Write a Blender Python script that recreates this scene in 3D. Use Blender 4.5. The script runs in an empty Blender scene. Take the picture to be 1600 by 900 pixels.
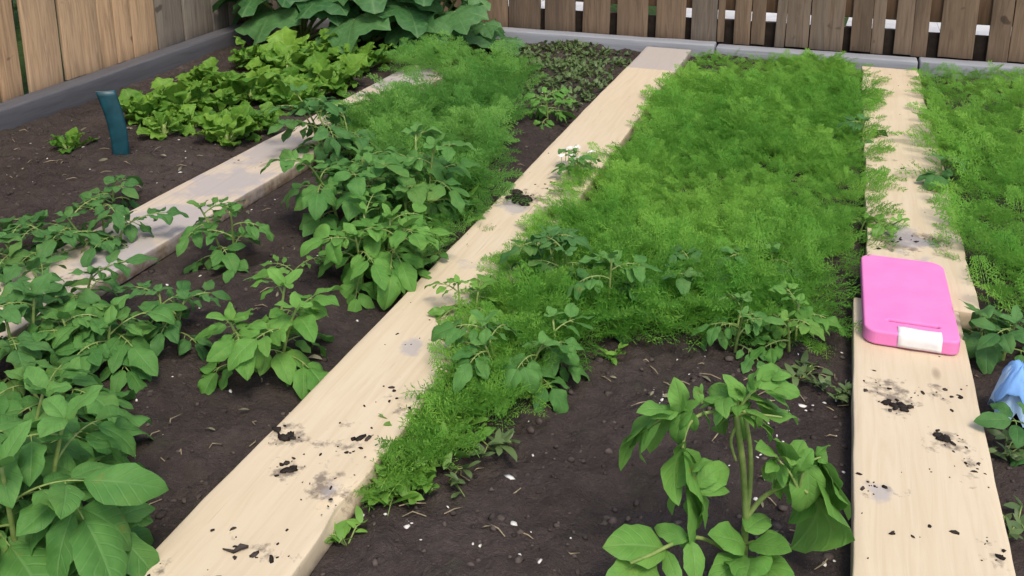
import bpy, math, random
import numpy as np
from math import sin, cos, pi, radians

scn = bpy.context.scene
COL = scn.collection
RS = np.random.RandomState

# ------------------------------------------------------------------ camera geometry
F, PX, PY, H = 1505.0, 800.0, 150.0, 1.13          # focal length (px of a 1600 wide frame), optical axis, eye height
PIT = math.atan(414 / F); YAW = math.atan(540 / F * cos(PIT))
FW = np.array([-sin(YAW) * cos(PIT), cos(YAW) * cos(PIT), -sin(PIT)])
RT = np.array([cos(YAW), sin(YAW), 0.0]); UP = np.cross(RT, FW)
EYE = np.array([0, 0, H])
def ray(x, y): return RT * (x - PX) / F - UP * (y - PY) / F + FW
def at(x, y, z=0.0):
    d = ray(x, y); return EYE + d * ((z - H) / d[2])
def at_y(x, y, wy):
    d = ray(x, y); return EYE + d * (wy / d[1])
def at_x(x, y, wx):
    d = ray(x, y); return EYE + d * (wx / d[0])
def proj(P):
    v = np.array(P, float) - EYE; c = v @ FW
    return PX + F * (v @ RT) / c, PY - F * (v @ UP) / c
def height_at(base, ytop):
    lo, hi = 0.0, 1.5
    for _ in range(40):
        m = (lo + hi) / 2
        if proj((base[0], base[1], m))[1] > ytop: lo = m
        else: hi = m
    return lo

# ------------------------------------------------------------------ noise
_tab = RS(7).rand(256, 256)
def vnoise(x, y):
    xi = np.floor(x).astype(int); yi = np.floor(y).astype(int)
    fx = x - xi; fy = y - yi
    fx = fx * fx * (3 - 2 * fx); fy = fy * fy * (3 - 2 * fy)
    a = _tab[xi & 255, yi & 255]; b = _tab[(xi + 1) & 255, yi & 255]
    c = _tab[xi & 255, (yi + 1) & 255]; d = _tab[(xi + 1) & 255, (yi + 1) & 255]
    return (a * (1 - fx) + b * fx) * (1 - fy) + (c * (1 - fx) + d * fx) * fy - 0.5
def fbm(x, y, f, n=4, g=0.5):
    r = 0; a = 1.0
    for i in range(n):
        r = r + a * vnoise(x * f + 17.3 * i, y * f + 5.1 * i); f *= 2.03; a *= g
    return r

# planks: x0, x1, y0, y1
PLK = {'mid': (-0.947, -0.715, 0.55, 4.90), 'near': (0.088, 0.322, 0.75, 2.275), 'far': (0.118, 0.366, 2.283, 4.80), 'left': (-1.945, -1.700, 1.15, 4.12)}
PT = 0.042
def soil_z(x, y):
    z = 0.030 * fbm(x, y, 1.7, 2) + 0.020 * fbm(x + 9, y, 7, 3) + 0.016 * fbm(x, y + 4, 30, 3, .7)
    for (x0, x1, y0, y1) in PLK.values():
        dx = np.maximum(np.maximum(x0 - x, x - x1), 0); dy = np.maximum(np.maximum(y0 - y, y - y1), 0)
        d = np.sqrt(dx * dx + dy * dy); k = np.clip(d / 0.10, 0, 1); k = k * k * (3 - 2 * k)
        z = z * (0.25 + 0.75 * k) - 0.006 * (1 - k)
    for (cx, s, hh) in ((-1.33, .20, .03), (-2.5, .25, .02)):
        z = z + hh * np.exp(-((x - cx) / s) ** 2)
    fade = np.clip((6.0 - np.abs(y - 3)) / 2.0, 0, 1) * np.clip((6 - np.abs(x + .5)) / 2, 0, 1)
    return z * fade
def sz(x, y): return float(soil_z(np.array([x], float), np.array([y], float))[0])

# ------------------------------------------------------------------ mesh collector (quads + tris)
class MB:
    def __init__(s): s.v = []; s.f = []; s.a = []; s.m = []; s.n = 0; s.tri = []
    def add(s, V, Q, A=None, mi=0):
        V = np.asarray(V, float).reshape(-1, 3); Q = np.asarray(Q, int).reshape(-1, 4)
        s.v.append(V); s.f.append(Q + s.n); s.m.append(np.full(len(Q), mi))
        if A is None: A = np.zeros((len(V), 3))
        s.a.append(np.asarray(A, float)); s.n += len(V)
    def tube(s, P, R, sides=6, a=(0, 0, 0), cap=True, mi=0):
        P = np.asarray(P, float); n = len(P)
        if np.isscalar(R): R = [R] * n
        T = np.gradient(P, axis=0); T /= np.linalg.norm(T, axis=1)[:, None] + 1e-12
        ref = np.array([0.31, 0.17, 0.93]) if abs(T[0][2]) < .8 else np.array([0.9, 0.3, 0.1])
        V = []
        for i in range(n):
            u = np.cross(T[i], ref); u /= np.linalg.norm(u) + 1e-12; w = np.cross(T[i], u)
            for k in range(sides):
                t = 2 * pi * k / sides; V.append(P[i] + R[i] * (u * cos(t) + w * sin(t)))
        Q = []
        for i in range(n - 1):
            for k in range(sides):
                k2 = (k + 1) % sides; Q.append((i * sides + k, i * sides + k2, (i + 1) * sides + k2, (i + 1) * sides + k))
        if cap:
            V.append(P[-1]); e = len(V) - 1; b = (n - 1) * sides
            for k in range(0, sides, 1): Q.append((b + k, b + (k + 1) % sides, e, e))
        A = np.zeros((len(V), 3)); A[:] = a
        s.add(V, Q, A, mi)
    def build(s, name, mats, parent=None, smooth=True):
        me = bpy.data.meshes.new(name)
        V = np.concatenate(s.v); Fq = np.concatenate(s.f); A = np.concatenate(s.a); M = np.concatenate(s.m)
        deg = Fq[:, 2] == Fq[:, 3]
        cnt = np.where(deg, 3, 4); st = np.concatenate([[0], np.cumsum(cnt)[:-1]])
        mask = np.ones(Fq.shape, bool); mask[deg, 3] = False
        loops = Fq[mask]
        me.vertices.add(len(V)); me.vertices.foreach_set('co', V.astype(np.float32).ravel())
        me.loops.add(len(loops)); me.loops.foreach_set('vertex_index', loops.astype(np.int32))
        me.polygons.add(len(Fq)); me.polygons.foreach_set('loop_start', st.astype(np.int32))
        me.polygons.foreach_set('material_index', M.astype(np.int32))
        if smooth: me.polygons.foreach_set('use_smooth', np.ones(len(Fq), bool))
        at_ = me.attributes.new('lf', 'FLOAT_VECTOR', 'POINT'); at_.data.foreach_set('vector', A.astype(np.float32).ravel())
        me.update(calc_edges=True)
        if not isinstance(mats, (list, tuple)): mats = [mats]
        for m in mats: me.materials.append(m)
        o = bpy.data.objects.new(name, me); COL.objects.link(o); o.parent = parent
        return o

def tag(o, label=None, cat=None, group=None, kind=None):
    if label: o['label'] = label
    if cat: o['category'] = cat
    if group: o['group'] = group
    if kind: o['kind'] = kind
    return o
def empty(name, loc, label, cat, group=None):
    o = bpy.data.objects.new(name, None); COL.objects.link(o); o.location = tuple(loc); o.empty_display_size = .1
    return tag(o, label, cat, group)

# ------------------------------------------------------------------ materials
class NT:
    def __init__(s, name):
        s.mat = bpy.data.materials.new(name); s.mat.use_nodes = True; s.t = s.mat.node_tree; s.t.nodes.clear()
        s.out = s.n('ShaderNodeOutputMaterial')
    def n(s, typ, **kw):
        nd = s.t.nodes.new(typ)
        for k, v in kw.items():
            if k.startswith('_'): nd.inputs[k[1:]].default_value = v
            else: setattr(nd, k, v)
        return nd
    def l(s, a, b): s.t.links.new(a, b)
    def noise(s, vec, scale, detail=4, rough=.55, dist=0):
        nd = s.n('ShaderNodeTexNoise'); nd.inputs['Scale'].default_value = scale; nd.inputs['Detail'].default_value = detail
        nd.inputs['Roughness'].default_value = rough; nd.inputs['Distortion'].default_value = dist
        if vec is not None: s.l(vec, nd.inputs['Vector'])
        return nd.outputs['Fac']
    def ramp(s, fac, stops):
        nd = s.n('ShaderNodeValToRGB'); cr = nd.color_ramp
        while len(cr.elements) < len(stops): cr.elements.new(.5)
        for e, (p, c) in zip(cr.elements, stops):
            e.position = p; e.color = (*c, 1) if len(c) == 3 else c
        s.l(fac, nd.inputs['Fac']); return nd.outputs['Color']
    def mix(s, fac, a, b, mode='MIX'):
        nd = s.n('ShaderNodeMix', data_type='RGBA', blend_type=mode)
        for v, i in ((fac, 0), (a, 6), (b, 7)):
            if isinstance(v, (int, float)): nd.inputs[i].default_value = v
            elif isinstance(v, tuple): nd.inputs[i].default_value = (*v, 1)
            else: s.l(v, nd.inputs[i])
        return nd.outputs[2]
    def math(s, op, a, b=0.0, clamp=False):
        nd = s.n('ShaderNodeMath', operation=op, use_clamp=clamp)
        for v, i in ((a, 0), (b, 1)):
            if isinstance(v, (int, float)): nd.inputs[i].default_value = v
            else: s.l(v, nd.inputs[i])
        return nd.outputs[0]
    def maprange(s, v, a, b, c=0, d=1):
        nd = s.n('ShaderNodeMapRange'); s.l(v, nd.inputs[0])
        for i, x in zip((1, 2, 3, 4), (a, b, c, d)): nd.inputs[i].default_value = x
        return nd.outputs[0]
    def mapping(s, vec, scale=(1, 1, 1), rot=(0, 0, 0)):
        nd = s.n('ShaderNodeMapping'); nd.inputs['Scale'].default_value = scale; nd.inputs['Rotation'].default_value = rot
        s.l(vec, nd.inputs['Vector']); return nd.outputs[0]
    def bump(s, h, strength, dist, prev=None):
        nd = s.n('ShaderNodeBump'); nd.inputs['Strength'].default_value = strength; nd.inputs['Distance'].default_value = dist
        s.l(h, nd.inputs['Height'])
        if prev is not None: s.l(prev, nd.inputs['Normal'])
        return nd.outputs[0]
    def pbsdf(s, col, rough=.6, spec=.3, normal=None):
        b = s.n('ShaderNodeBsdfPrincipled')
        for k, v in (('Base Color', col), ('Roughness', rough), ('Specular IOR Level', spec)):
            if isinstance(v, tuple): b.inputs[k].default_value = (*v, 1)
            elif isinstance(v, (int, float)): b.inputs[k].default_value = v
            else: s.l(v, b.inputs[k])
        if normal is not None: s.l(normal, b.inputs['Normal'])
        return b
    def surf(s, sh): s.l(sh, s.out.inputs['Surface']); return s.mat
    def objco(s): return s.n('ShaderNodeTexCoord').outputs['Object']
    def lf(s):
        a = s.n('ShaderNodeAttribute', attribute_name='lf', attribute_type='GEOMETRY')
        x = s.n('ShaderNodeSeparateXYZ'); s.l(a.outputs['Vector'], x.inputs[0]); return x.outputs
    def wpos(s): return s.n('ShaderNodeNewGeometry').outputs['Position']

def leaf_mat(name, dark, light, vein, rough=.45, spec=.35, trans=.25, veinamt=.45, bump=.35, tip=None, blem=0):
    t = NT(name); u, v, r = t.lf()
    pos = t.wpos()
    nz = t.noise(pos, 45, 3); nz2 = t.noise(pos, 9, 2)
    f = t.math('ADD', t.math('MULTIPLY', r, .75), t.math('MULTIPLY', t.math('SUBTRACT', nz, .5), .7), True)
    f = t.math('ADD', f, t.math('MULTIPLY', t.math('SUBTRACT', nz2, .5), .5), True)
    col = t.mix(f, dark, light)
    if tip: col = t.mix(t.maprange(u, .75, 1.0, 0, .6), col, tip)
    if blem:
        bl = t.noise(pos, 30, 4, .6); col = t.mix(t.math('MULTIPLY', t.maprange(bl, .66, .74), blem), col, (.24, .20, .05))
        yl = t.noise(pos, 6, 2); col = t.mix(t.math('MULTIPLY', t.maprange(yl, .55, .75), blem * .55), col, (.26, .34, .06))
    av = t.math('ABSOLUTE', v)
    mid = t.maprange(av, .0, .10, 1, 0)
    w = t.math('SINE', t.math('MULTIPLY', t.math('SUBTRACT', u, t.math('MULTIPLY', av, .25)), 42))
    side = t.math('MULTIPLY', t.maprange(w, .75, 1, 0, 1), .5)
    vm = t.math('MULTIPLY', t.math('MAXIMUM', mid, side), veinamt)
    col = t.mix(vm, col, vein)
    bm = t.bump(t.math('SUBTRACT', t.math('MULTIPLY', nz, .4), t.math('MULTIPLY', vm, 1.2)), bump, .004)
    b = t.pbsdf(col, rough, spec, bm)
    tr = t.n('ShaderNodeBsdfTranslucent'); t.l(t.mix(.5, col, light, 'MIX'), tr.inputs['Color'])
    mx = t.n('ShaderNodeMixShader'); mx.inputs[0].default_value = trans
    t.l(b.outputs[0], mx.inputs[1]); t.l(tr.outputs[0], mx.inputs[2])
    return t.surf(mx.outputs[0])

M = {}
M['potato'] = leaf_mat('potato_leaf', (.056, .172, .036), (.175, .372, .088), (.20, .37, .13), veinamt=.36, spec=.18, rough=.55, blem=.5, bump=.6, trans=.30)
M['potato_deep'] = leaf_mat('potato_leaf_deep', (.044, .138, .034), (.142, .312, .088), (.17, .32, .12), veinamt=.36, spec=.18, rough=.55, blem=.5, bump=.6, trans=.30)
M['potato_bright'] = leaf_mat('potato_leaf_bright', (.075, .215, .034), (.220, .440, .090), (.26, .44, .14), veinamt=.36, spec=.18, rough=.55, blem=.5, bump=.6, trans=.30)
M['lettuce'] = leaf_mat('lettuce_leaf', (.065, .185, .020), (.245, .440, .060), (.34, .48, .12), veinamt=.30, trans=.35, bump=.6, spec=.2)
M['bigleaf'] = leaf_mat('big_leaf', (.022, .095, .026), (.130, .280, .090), (.20, .32, .13), veinamt=.4)
M['feather'] = leaf_mat('feather_leaf', (.112, .312, .042), (.305, .555, .092), (.15, .3, .06), veinamt=0, bump=0, trans=.48, rough=.6, spec=.15)
M['feather_blue'] = leaf_mat('feather_leaf_blue', (.095, .265, .048), (.260, .500, .105), (.15, .3, .06), veinamt=0, bump=0, trans=.48, rough=.6, spec=.15)
M['weed'] = leaf_mat('weed_leaf', (.085, .210, .028), (.22, .42, .065), (.25, .38, .12), veinamt=.2, bump=.1)
M['greyweed'] = leaf_mat('grey_weed_leaf', (.070, .120, .040), (.16, .23, .075), (.15, .2, .1), veinamt=.1, bump=.1)

def stem_mat():
    t = NT('green_stem'); n = t.noise(t.wpos(), 60, 3)
    return t.surf(t.pbsdf(t.ramp(n, [(.3, (.13, .21, .045)), (.7, (.26, .33, .10))]), .5, .35).outputs[0])
M['stem'] = stem_mat()

def soil_mat():
    t = NT('garden_soil'); p = t.wpos()
    a = t.noise(p, 3, 5, .6); b = t.noise(p, 38, 6, .7); c = t.noise(p, 170, 4, .7)
    col = t.ramp(a, [(.3, (.060, .046, .040)), (.7, (.116, .091, .079))])
    dmp = t.noise(p, 1.1, 3, .55); col = t.mix(t.math('MULTIPLY', t.maprange(dmp, .42, .62), .45), col, (.034, .027, .025))
    col = t.mix(t.maprange(b, .35, .7), col, t.mix(.45, col, (.026, .021, .020)))
    col = t.mix(t.math('MULTIPLY', t.maprange(c, .58, .72), .7), col, (.14, .115, .095))
    g = t.noise(p, 5.5, 4, .6)
    col = t.mix(t.math('MULTIPLY', t.maprange(g, .60, .74), .30), col, (.065, .080, .035))
    # beyond the fences the sheet is mown lawn
    x = t.n('ShaderNodeSeparateXYZ'); t.l(p, x.inputs[0])
    far = t.math('MAXIMUM', t.maprange(x.outputs[1], 5.55, 5.65), t.maprange(x.outputs[0], -3.30, -3.40))
    far = t.math('MAXIMUM', far, t.math('MAXIMUM', t.maprange(x.outputs[0], 3.4, 3.5), t.maprange(x.outputs[1], -1.4, -1.5)))
    col = t.mix(far, col, t.ramp(b, [(.3, (.04, .075, .02)), (.7, (.075, .125, .035))]))
    h = t.math('ADD', b, t.math('MULTIPLY', c, .35))
    return t.surf(t.pbsdf(col, .95, .10, t.bump(h, 1.0, .022)).outputs[0])
M['soil'] = soil_mat()

def wood_mat(name, base, dark, grain_axis, stain=True, greyend=None, rough=.7, grain=.35, dirtcol=(.125, .098, .078)):
    t = NT(name); p = t.objco()
    sc = {'x': (3, 45, 45), 'y': (45, 3, 45), 'z': (45, 45, 3)}[grain_axis]
    oi = t.n('ShaderNodeObjectInfo').outputs['Random']
    off = t.n('ShaderNodeVectorMath', operation='ADD'); t.l(p, off.inputs[0])
    cb = t.n('ShaderNodeCombineXYZ'); t.l(t.math('MULTIPLY', oi, 37), cb.inputs[0]); t.l(t.math('MULTIPLY', oi, 11), cb.inputs[1]); t.l(cb.outputs[0], off.inputs[1])
    p2 = off.outputs[0]
    g = t.noise(t.mapping(p2, sc), 1.0, 5, .6, 1.2)
    b = t.noise(p2, 2.2, 3, .5)
    col = t.mix(t.math('MULTIPLY', t.maprange(g, .42, .72), grain), base, dark)
    col = t.mix(t.math('MULTIPLY', t.maprange(b, .45, .75), .35), col, t.mix(.55, base, dark))
    if stain:
        vo = t.n('ShaderNodeTexVoronoi'); vo.inputs['Scale'].default_value = 1.0; t.l(t.mapping(p2, (7, 2.6, 7)), vo.inputs['Vector'])
        kd = t.math('ADD', vo.outputs['Distance'], t.math('MULTIPLY', t.math('SUBTRACT', g, .5), .05))
        col = t.mix(t.maprange(kd, .045, .085, .55, 0), col, t.mix(.6, dark, (.10, .055, .03)))
        col = t.mix(t.math('MULTIPLY', t.maprange(t.noise(t.mapping(p2, (90, 1.6, 90)), 1.0, 3, .5, .4), .70, .73), .45), col, t.mix(.7, dark, (.08, .05, .03)))
        u, v, r = t.lf()
        n1 = t.noise(p2, 26, 5, .65); n2 = t.noise(p2, 90, 4, .6)
        thr = t.math('SUBTRACT', 1.02, u)
        m = t.math('MULTIPLY', t.math('SUBTRACT', t.math('ADD', t.math('MULTIPLY', n1, .75), t.math('MULTIPLY', n2, .25)), t.math('SUBTRACT', .74, t.math('MULTIPLY', u, .42))), 9, True)
        col = t.mix(t.math('MULTIPLY', m, .78), col, dirtcol)
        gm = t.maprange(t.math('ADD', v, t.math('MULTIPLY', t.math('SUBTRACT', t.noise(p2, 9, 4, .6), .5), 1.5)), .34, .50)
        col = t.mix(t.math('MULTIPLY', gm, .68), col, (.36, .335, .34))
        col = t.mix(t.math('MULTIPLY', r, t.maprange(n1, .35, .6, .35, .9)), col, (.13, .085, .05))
        fine = t.math('MULTIPLY', t.maprange(n2, .70, .76), .35)
        col = t.mix(fine, col, dirtcol)
    bm = t.bump(g, .25, .003)
    return t.surf(t.pbsdf(col, rough, .25, bm).outputs[0])
M['plank'] = wood_mat('pale_plank', (.615, .51, .355), (.47, .355, .22), 'y', grain=.42)
M['plank_left'] = wood_mat('greying_plank', (.55, .465, .36), (.35, .29, .24), 'y', grain=.5)
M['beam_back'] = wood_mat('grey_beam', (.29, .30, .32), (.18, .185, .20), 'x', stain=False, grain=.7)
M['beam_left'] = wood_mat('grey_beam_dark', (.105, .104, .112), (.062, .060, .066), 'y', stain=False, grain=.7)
def picket_mat(name, a, b, c):
    t = NT(name); p = t.objco(); r = t.n('ShaderNodeObjectInfo').outputs['Random']
    cb = t.n('ShaderNodeCombineXYZ'); t.l(t.math('MULTIPLY', r, 53), cb.inputs[0]); t.l(t.math('MULTIPLY', r, 17), cb.inputs[2])
    off = t.n('ShaderNodeVectorMath', operation='ADD'); t.l(p, off.inputs[0]); t.l(cb.outputs[0], off.inputs[1]); p = off.outputs[0]
    g = t.noise(t.mapping(p, (60, 60, 4)), 1, 5, .6, 1.0); w = t.noise(t.mapping(p, (14, 14, 1.2)), 1, 3, .6)
    base = t.ramp(t.math('FRACT', t.math('MULTIPLY', r, 7.31)), [(.0, a), (.5, b), (1., c)])
    base = t.mix(t.maprange(w, .42, .66), base, t.mix(.5, base, b))
    col = t.mix(t.math('MULTIPLY', t.maprange(g, .40, .68), .55), base, t.mix(.72, base, (.03, .02, .012)))
    k = t.noise(p, 9, 2, .5); col = t.mix(t.maprange(k, .70, .74, 0, .65), col, (.03, .022, .016))
    z = t.n('ShaderNodeSeparateXYZ'); t.l(p, z.inputs[0])
    return t.surf(t.pbsdf(col, .85, .15, t.bump(g, .5, .004)).outputs[0])
M['picket_left'] = picket_mat('picket_warm', (.49, .315, .180), (.57, .365, .210), (.46, .33, .215))
M['picket_grey'] = picket_mat('picket_grey', (.20, .17, .135), (.24, .20, .16), (.17, .15, .125))
M['picket_back'] = picket_mat('picket_brown', (.125, .090, .064), (.235, .160, .105), (.130, .118, .104))
M['rail'] = picket_mat('rail_brown', (.10, .06, .035), (.12, .07, .04), (.09, .06, .04))

def plain(name, col, rough=.5, spec=.3, nscale=30, namt=.15, bumps=0):
    t = NT(name); n = t.noise(t.objco(), nscale, 4)
    c = t.mix(t.maprange(n, .3, .7), tuple(x * (1 - namt) for x in col), tuple(min(1, x * (1 + namt)) for x in col))
    return t.surf(t.pbsdf(c, rough, spec, t.bump(n, bumps, .003) if bumps else None).outputs[0])
def pink_mat():
    t = NT('pink_foam'); p = t.objco(); a = t.noise(p, 14, 4); f = t.noise(p, 420, 2)
    col = t.mix(t.maprange(a, .3, .7), (.76, .20, .465), (.80, .24, .51))
    d = t.noise(p, 55, 5, .7); col = t.mix(t.math('MULTIPLY', t.maprange(d, .58, .76), .42), col, (.42, .17, .26))
    return t.surf(t.pbsdf(col, .75, .2, t.bump(f, .25, .002)).outputs[0])
M['pink'] = pink_mat()
M['pink_dark'] = plain('pink_slot', (.42, .06, .27), .8, .1)
M['white_label'] = plain('white_label', (.78, .76, .74), .55, .3, 60, .06, .2)
M['teal'] = plain('teal_plastic', (.007, .050, .066), .4, .4, 25, .3)
M['teal_lit_edge'] = plain('lit_teal_edge', (.16, .30, .30), .5, .3, 25, .2)  # paler rim colour paints in the light along the strip's edges
M['blue'] = plain('blue_cloth', (.20, .39, .74), .8, .2, 40, .12, .3)
M['bluepale'] = plain('pale_blue_cloth', (.36, .52, .74), .8, .2, 40, .1, .3)
M['concrete'] = plain('pale_concrete', (.62, .60, .57), .8, .2, 6, .15, .2)
M['earth_black'] = plain('trodden_earth', (.026, .021, .018), .95, .1, 60, .5, .6)
M['gap_shade'] = plain('gap_shade_board', (.018, .013, .010), .9, .1, 20, .4)  # near-black colour paints the shade low in the back fence gaps
M['clod'] = plain('dark_soil_crumb', (.048, .039, .035), .95, .1, 60, .5, .6)
M['clod_light'] = plain('dry_soil_crumb', (.082, .065, .056), .95, .1, 60, .4, .6)
M['speck'] = plain('white_fleck', (.66, .63, .57), .7, .2, 60, .15)
M['straw'] = plain('dry_straw', (.26, .21, .13), .8, .2, 60, .4)
M['deadleaf'] = plain('dead_leaf', (.20, .19, .12), .8, .2, 40, .35)

# ------------------------------------------------------------------ the setting
def nonuni(lo, a, b, hi, step, nfar):
    d = np.arange(a, b + 1e-6, step)
    l = a - (np.geomspace(1, 1 + (a - lo), nfar) - 1)[1:][::-1]; r = b + (np.geomspace(1, 1 + (hi - b), nfar) - 1)[1:]
    return np.concatenate([l, d, r])
def build_ground():
    X = nonuni(-80, -3.3, 1.7, 80, .0115, 26); Y = nonuni(-60, .7, 5.1, 120, .0115, 26)
    gx, gy = np.meshgrid(X, Y, indexing='ij'); gz = soil_z(gx, gy)
    V = np.stack([gx, gy, gz], -1).reshape(-1, 3); nx, ny = len(X), len(Y)
    i = np.arange(nx - 1)[:, None] * ny + np.arange(ny - 1)[None, :]
    Q = np.stack([i, i + ny, i + ny + 1, i + 1], -1).reshape(-1, 4)
    m = MB(); m.add(V, Q); o = m.build('ground', M['soil']); tag(o, 'dark garden soil with crumbs and furrows', 'ground', kind='structure')
build_ground()

def box_mb(mb, lo, hi, nx=1, ny=1, nz=1, bev=.004, warp=None, attr=None, mi=0):
    # bevelled box: a closed grid surface, corners eased by bev
    lo = np.array(lo, float); hi = np.array(hi, float)
    def axis(a, b, n): return np.concatenate([[a, a + bev], np.linspace(a + bev, b - bev, n + 1)[1:-1], [b - bev, b]])
    ax = [axis(lo[k], hi[k], n) for k, n in enumerate((nx, ny, nz))]
    idx = {}; V = []; Q = []
    def vid(i, j, k):
        key = (i, j, k)
        if key not in idx: idx[key] = len(V); V.append((ax[0][i], ax[1][j], ax[2][k]))
        return idx[key]
    L = [len(a) - 1 for a in ax]
    for d in range(3):
        u, w = (d + 1) % 3, (d + 2) % 3
        for side in (0, L[d]):
            for i in range(L[u]):
                for j in range(L[w]):
                    def g(a, b):
                        t = [0, 0, 0]; t[d] = side; t[u] = a; t[w] = b; return vid(*t)
                    q = (g(i, j), g(i + 1, j), g(i + 1, j + 1), g(i, j + 1))
                    Q.append(q if side else q[::-1])
    V = np.array(V)
    c = np.clip(V, lo + bev, hi - bev); d = V - c; n = np.linalg.norm(d, axis=1)[:, None]
    V = c + np.where(n > 1e-9, d / np.maximum(n, 1e-9) * bev, 0)
    A = attr(V) if attr else None
    if warp is not None: V = warp(V)
    mb.add(V, Q, A, mi)

# concrete strip behind the back fence, seen through its gaps
m = MB(); box_mb(m, (-9, 5.62, -.05), (9, 7.2, .012), bev=.005); o = m.build('path', M['concrete'], smooth=False)
tag(o, 'pale concrete path glimpsed through the gaps of the back fence', 'path', kind='structure')

# ------------------------------------------------------------------ planks
def plank(name, key, mat, label, blobs, grey, seed, chips=()):
    x0, x1, y0, y1 = PLK[key]; r = RS(seed); cx, cy = (x0 + x1) / 2, (y0 + y1) / 2
    def attr(V):
        u = np.full(len(V), .20); g = np.zeros(len(V))
        P = V + [cx, cy, 0]
        for (bx, by, s, a) in blobs: u = np.maximum(u, a * np.exp(-((P[:, 0] - bx) ** 2 + (P[:, 1] - by) ** 2) / (1.5 * s) ** 2))
        for f in grey: g = np.maximum(g, f(P))
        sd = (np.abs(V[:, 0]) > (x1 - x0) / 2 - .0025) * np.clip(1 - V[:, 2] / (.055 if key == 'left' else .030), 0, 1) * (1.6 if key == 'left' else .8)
        return np.stack([u, g, np.clip(sd, 0, 1)], 1)
    def warp(V):
        V = V.copy(); P = V + [cx, cy, 0]
        e = .0035 * fbm(P[:, 1], P[:, 2] + seed, 6, 3) + .004 * fbm(P[:, 1], P[:, 2] * 0 + seed, .8, 2)
        V[:, 0] += e * (3.2 if key == 'far' else 1.0)
        V[:, 2] += .004 * fbm(P[:, 0] + seed, P[:, 1], 1.1, 2) + .0012 * fbm(P[:, 0], P[:, 1] + seed, 14, 2)
        for (sx, sy, ry, dep) in chips:                       # splintered bites out of an upper arris
            k = np.exp(-((P[:, 1] - sy) / ry) ** 2) * (np.abs(P[:, 0] - sx) < .03) * (P[:, 2] > .02)
            V[:, 0] -= np.sign(sx - cx) * dep * k; V[:, 2] -= dep * .5 * k
        return V
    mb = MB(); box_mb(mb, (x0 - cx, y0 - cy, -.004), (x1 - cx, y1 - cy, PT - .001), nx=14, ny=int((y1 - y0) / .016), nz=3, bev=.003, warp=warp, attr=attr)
    o = mb.build(name, mat); o.location = (cx, cy, 0)
    return tag(o, label, 'plank', 'wooden planks laid as walkways between the beds')
def PB(x, y, s, a): q = at(x, y, .042); return (q[0], q[1], s, a)
mid_blobs = [PB(450, 680, .035, .8), PB(452, 735, .03, .8), PB(520, 760, .06, .72), PB(545, 690, .05, .6), PB(640, 535, .05, .35), PB(365, 860, .05, .45), PB(430, 870, .05, .5), PB(820, 310, .07, .85), PB(600, 620, .05, .5), PB(690, 500, .05, .4), PB(240, 890, .06, .5), PB(495, 700, .10, .5), PB(860, 290, .06, .6), PB(610, 700, .05, .6), PB(640, 640, .04, .6)]
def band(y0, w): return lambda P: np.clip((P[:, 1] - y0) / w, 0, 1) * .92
def spot(x, y, s, a):
    q = at(x, y, .042); return lambda P: a * np.exp(-((P[:, 0] - q[0]) ** 2 + ((P[:, 1] - q[1]) / 1.6) ** 2) / s ** 2)
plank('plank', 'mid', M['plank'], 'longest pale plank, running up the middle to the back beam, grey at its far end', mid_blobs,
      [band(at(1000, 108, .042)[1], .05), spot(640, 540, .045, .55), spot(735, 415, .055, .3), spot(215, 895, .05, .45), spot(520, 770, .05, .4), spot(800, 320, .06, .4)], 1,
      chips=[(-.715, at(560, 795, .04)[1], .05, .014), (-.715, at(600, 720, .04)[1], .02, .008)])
near_blobs = [PB(1385, 605, .05, .75), PB(1400, 632, .035, .9), PB(1475, 690, .045, .72), PB(1455, 615, .05, .6), PB(1515, 725, .02, .7), PB(1365, 760, .03, .7), PB(1490, 750, .05, .45), PB(1420, 840, .04, .35), PB(1560, 870, .04, .6), PB(1520, 620, .04, .5)]
plank('plank', 'near', M['plank'], 'pale plank at bottom right carrying the pink pad, spotted with soil crumbs', near_blobs, [spot(1372, 765, .03, .5), spot(1540, 640, .03, .35)], 2)
far_blobs = [PB(1420, 372, .06, 1.0), PB(1395, 378, .06, 1.0), PB(1445, 376, .05, 1.0), PB(1385, 350, .05, .7), PB(1420, 140, .06, .4), PB(1400, 250, .08, .45), PB(1370, 130, .05, .5)]
plank('plank', 'far', M['plank'], 'pale plank behind the pink pad, ending just short of the back beam', far_blobs, [spot(1420, 380, .10, .6), spot(1425, 145, .06, .3)], 3)
left_blobs = [PB(150, 420, .10, .7), PB(240, 350, .07, .5), PB(380, 255, .08, .5), PB(330, 320, .06, .5), PB(600, 130, .10, .7)]
lp = plank('plank', 'left', M['plank_left'], 'greyish weathered plank farthest to the left, half hidden under leaves', left_blobs,
      [spot(350, 290, .13, .75), spot(260, 350, .14, .8), spot(200, 390, .12, .8), spot(420, 235, .12, .7), spot(620, 125, .2, .7), spot(120, 430, .10, .3)], 4)

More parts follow.
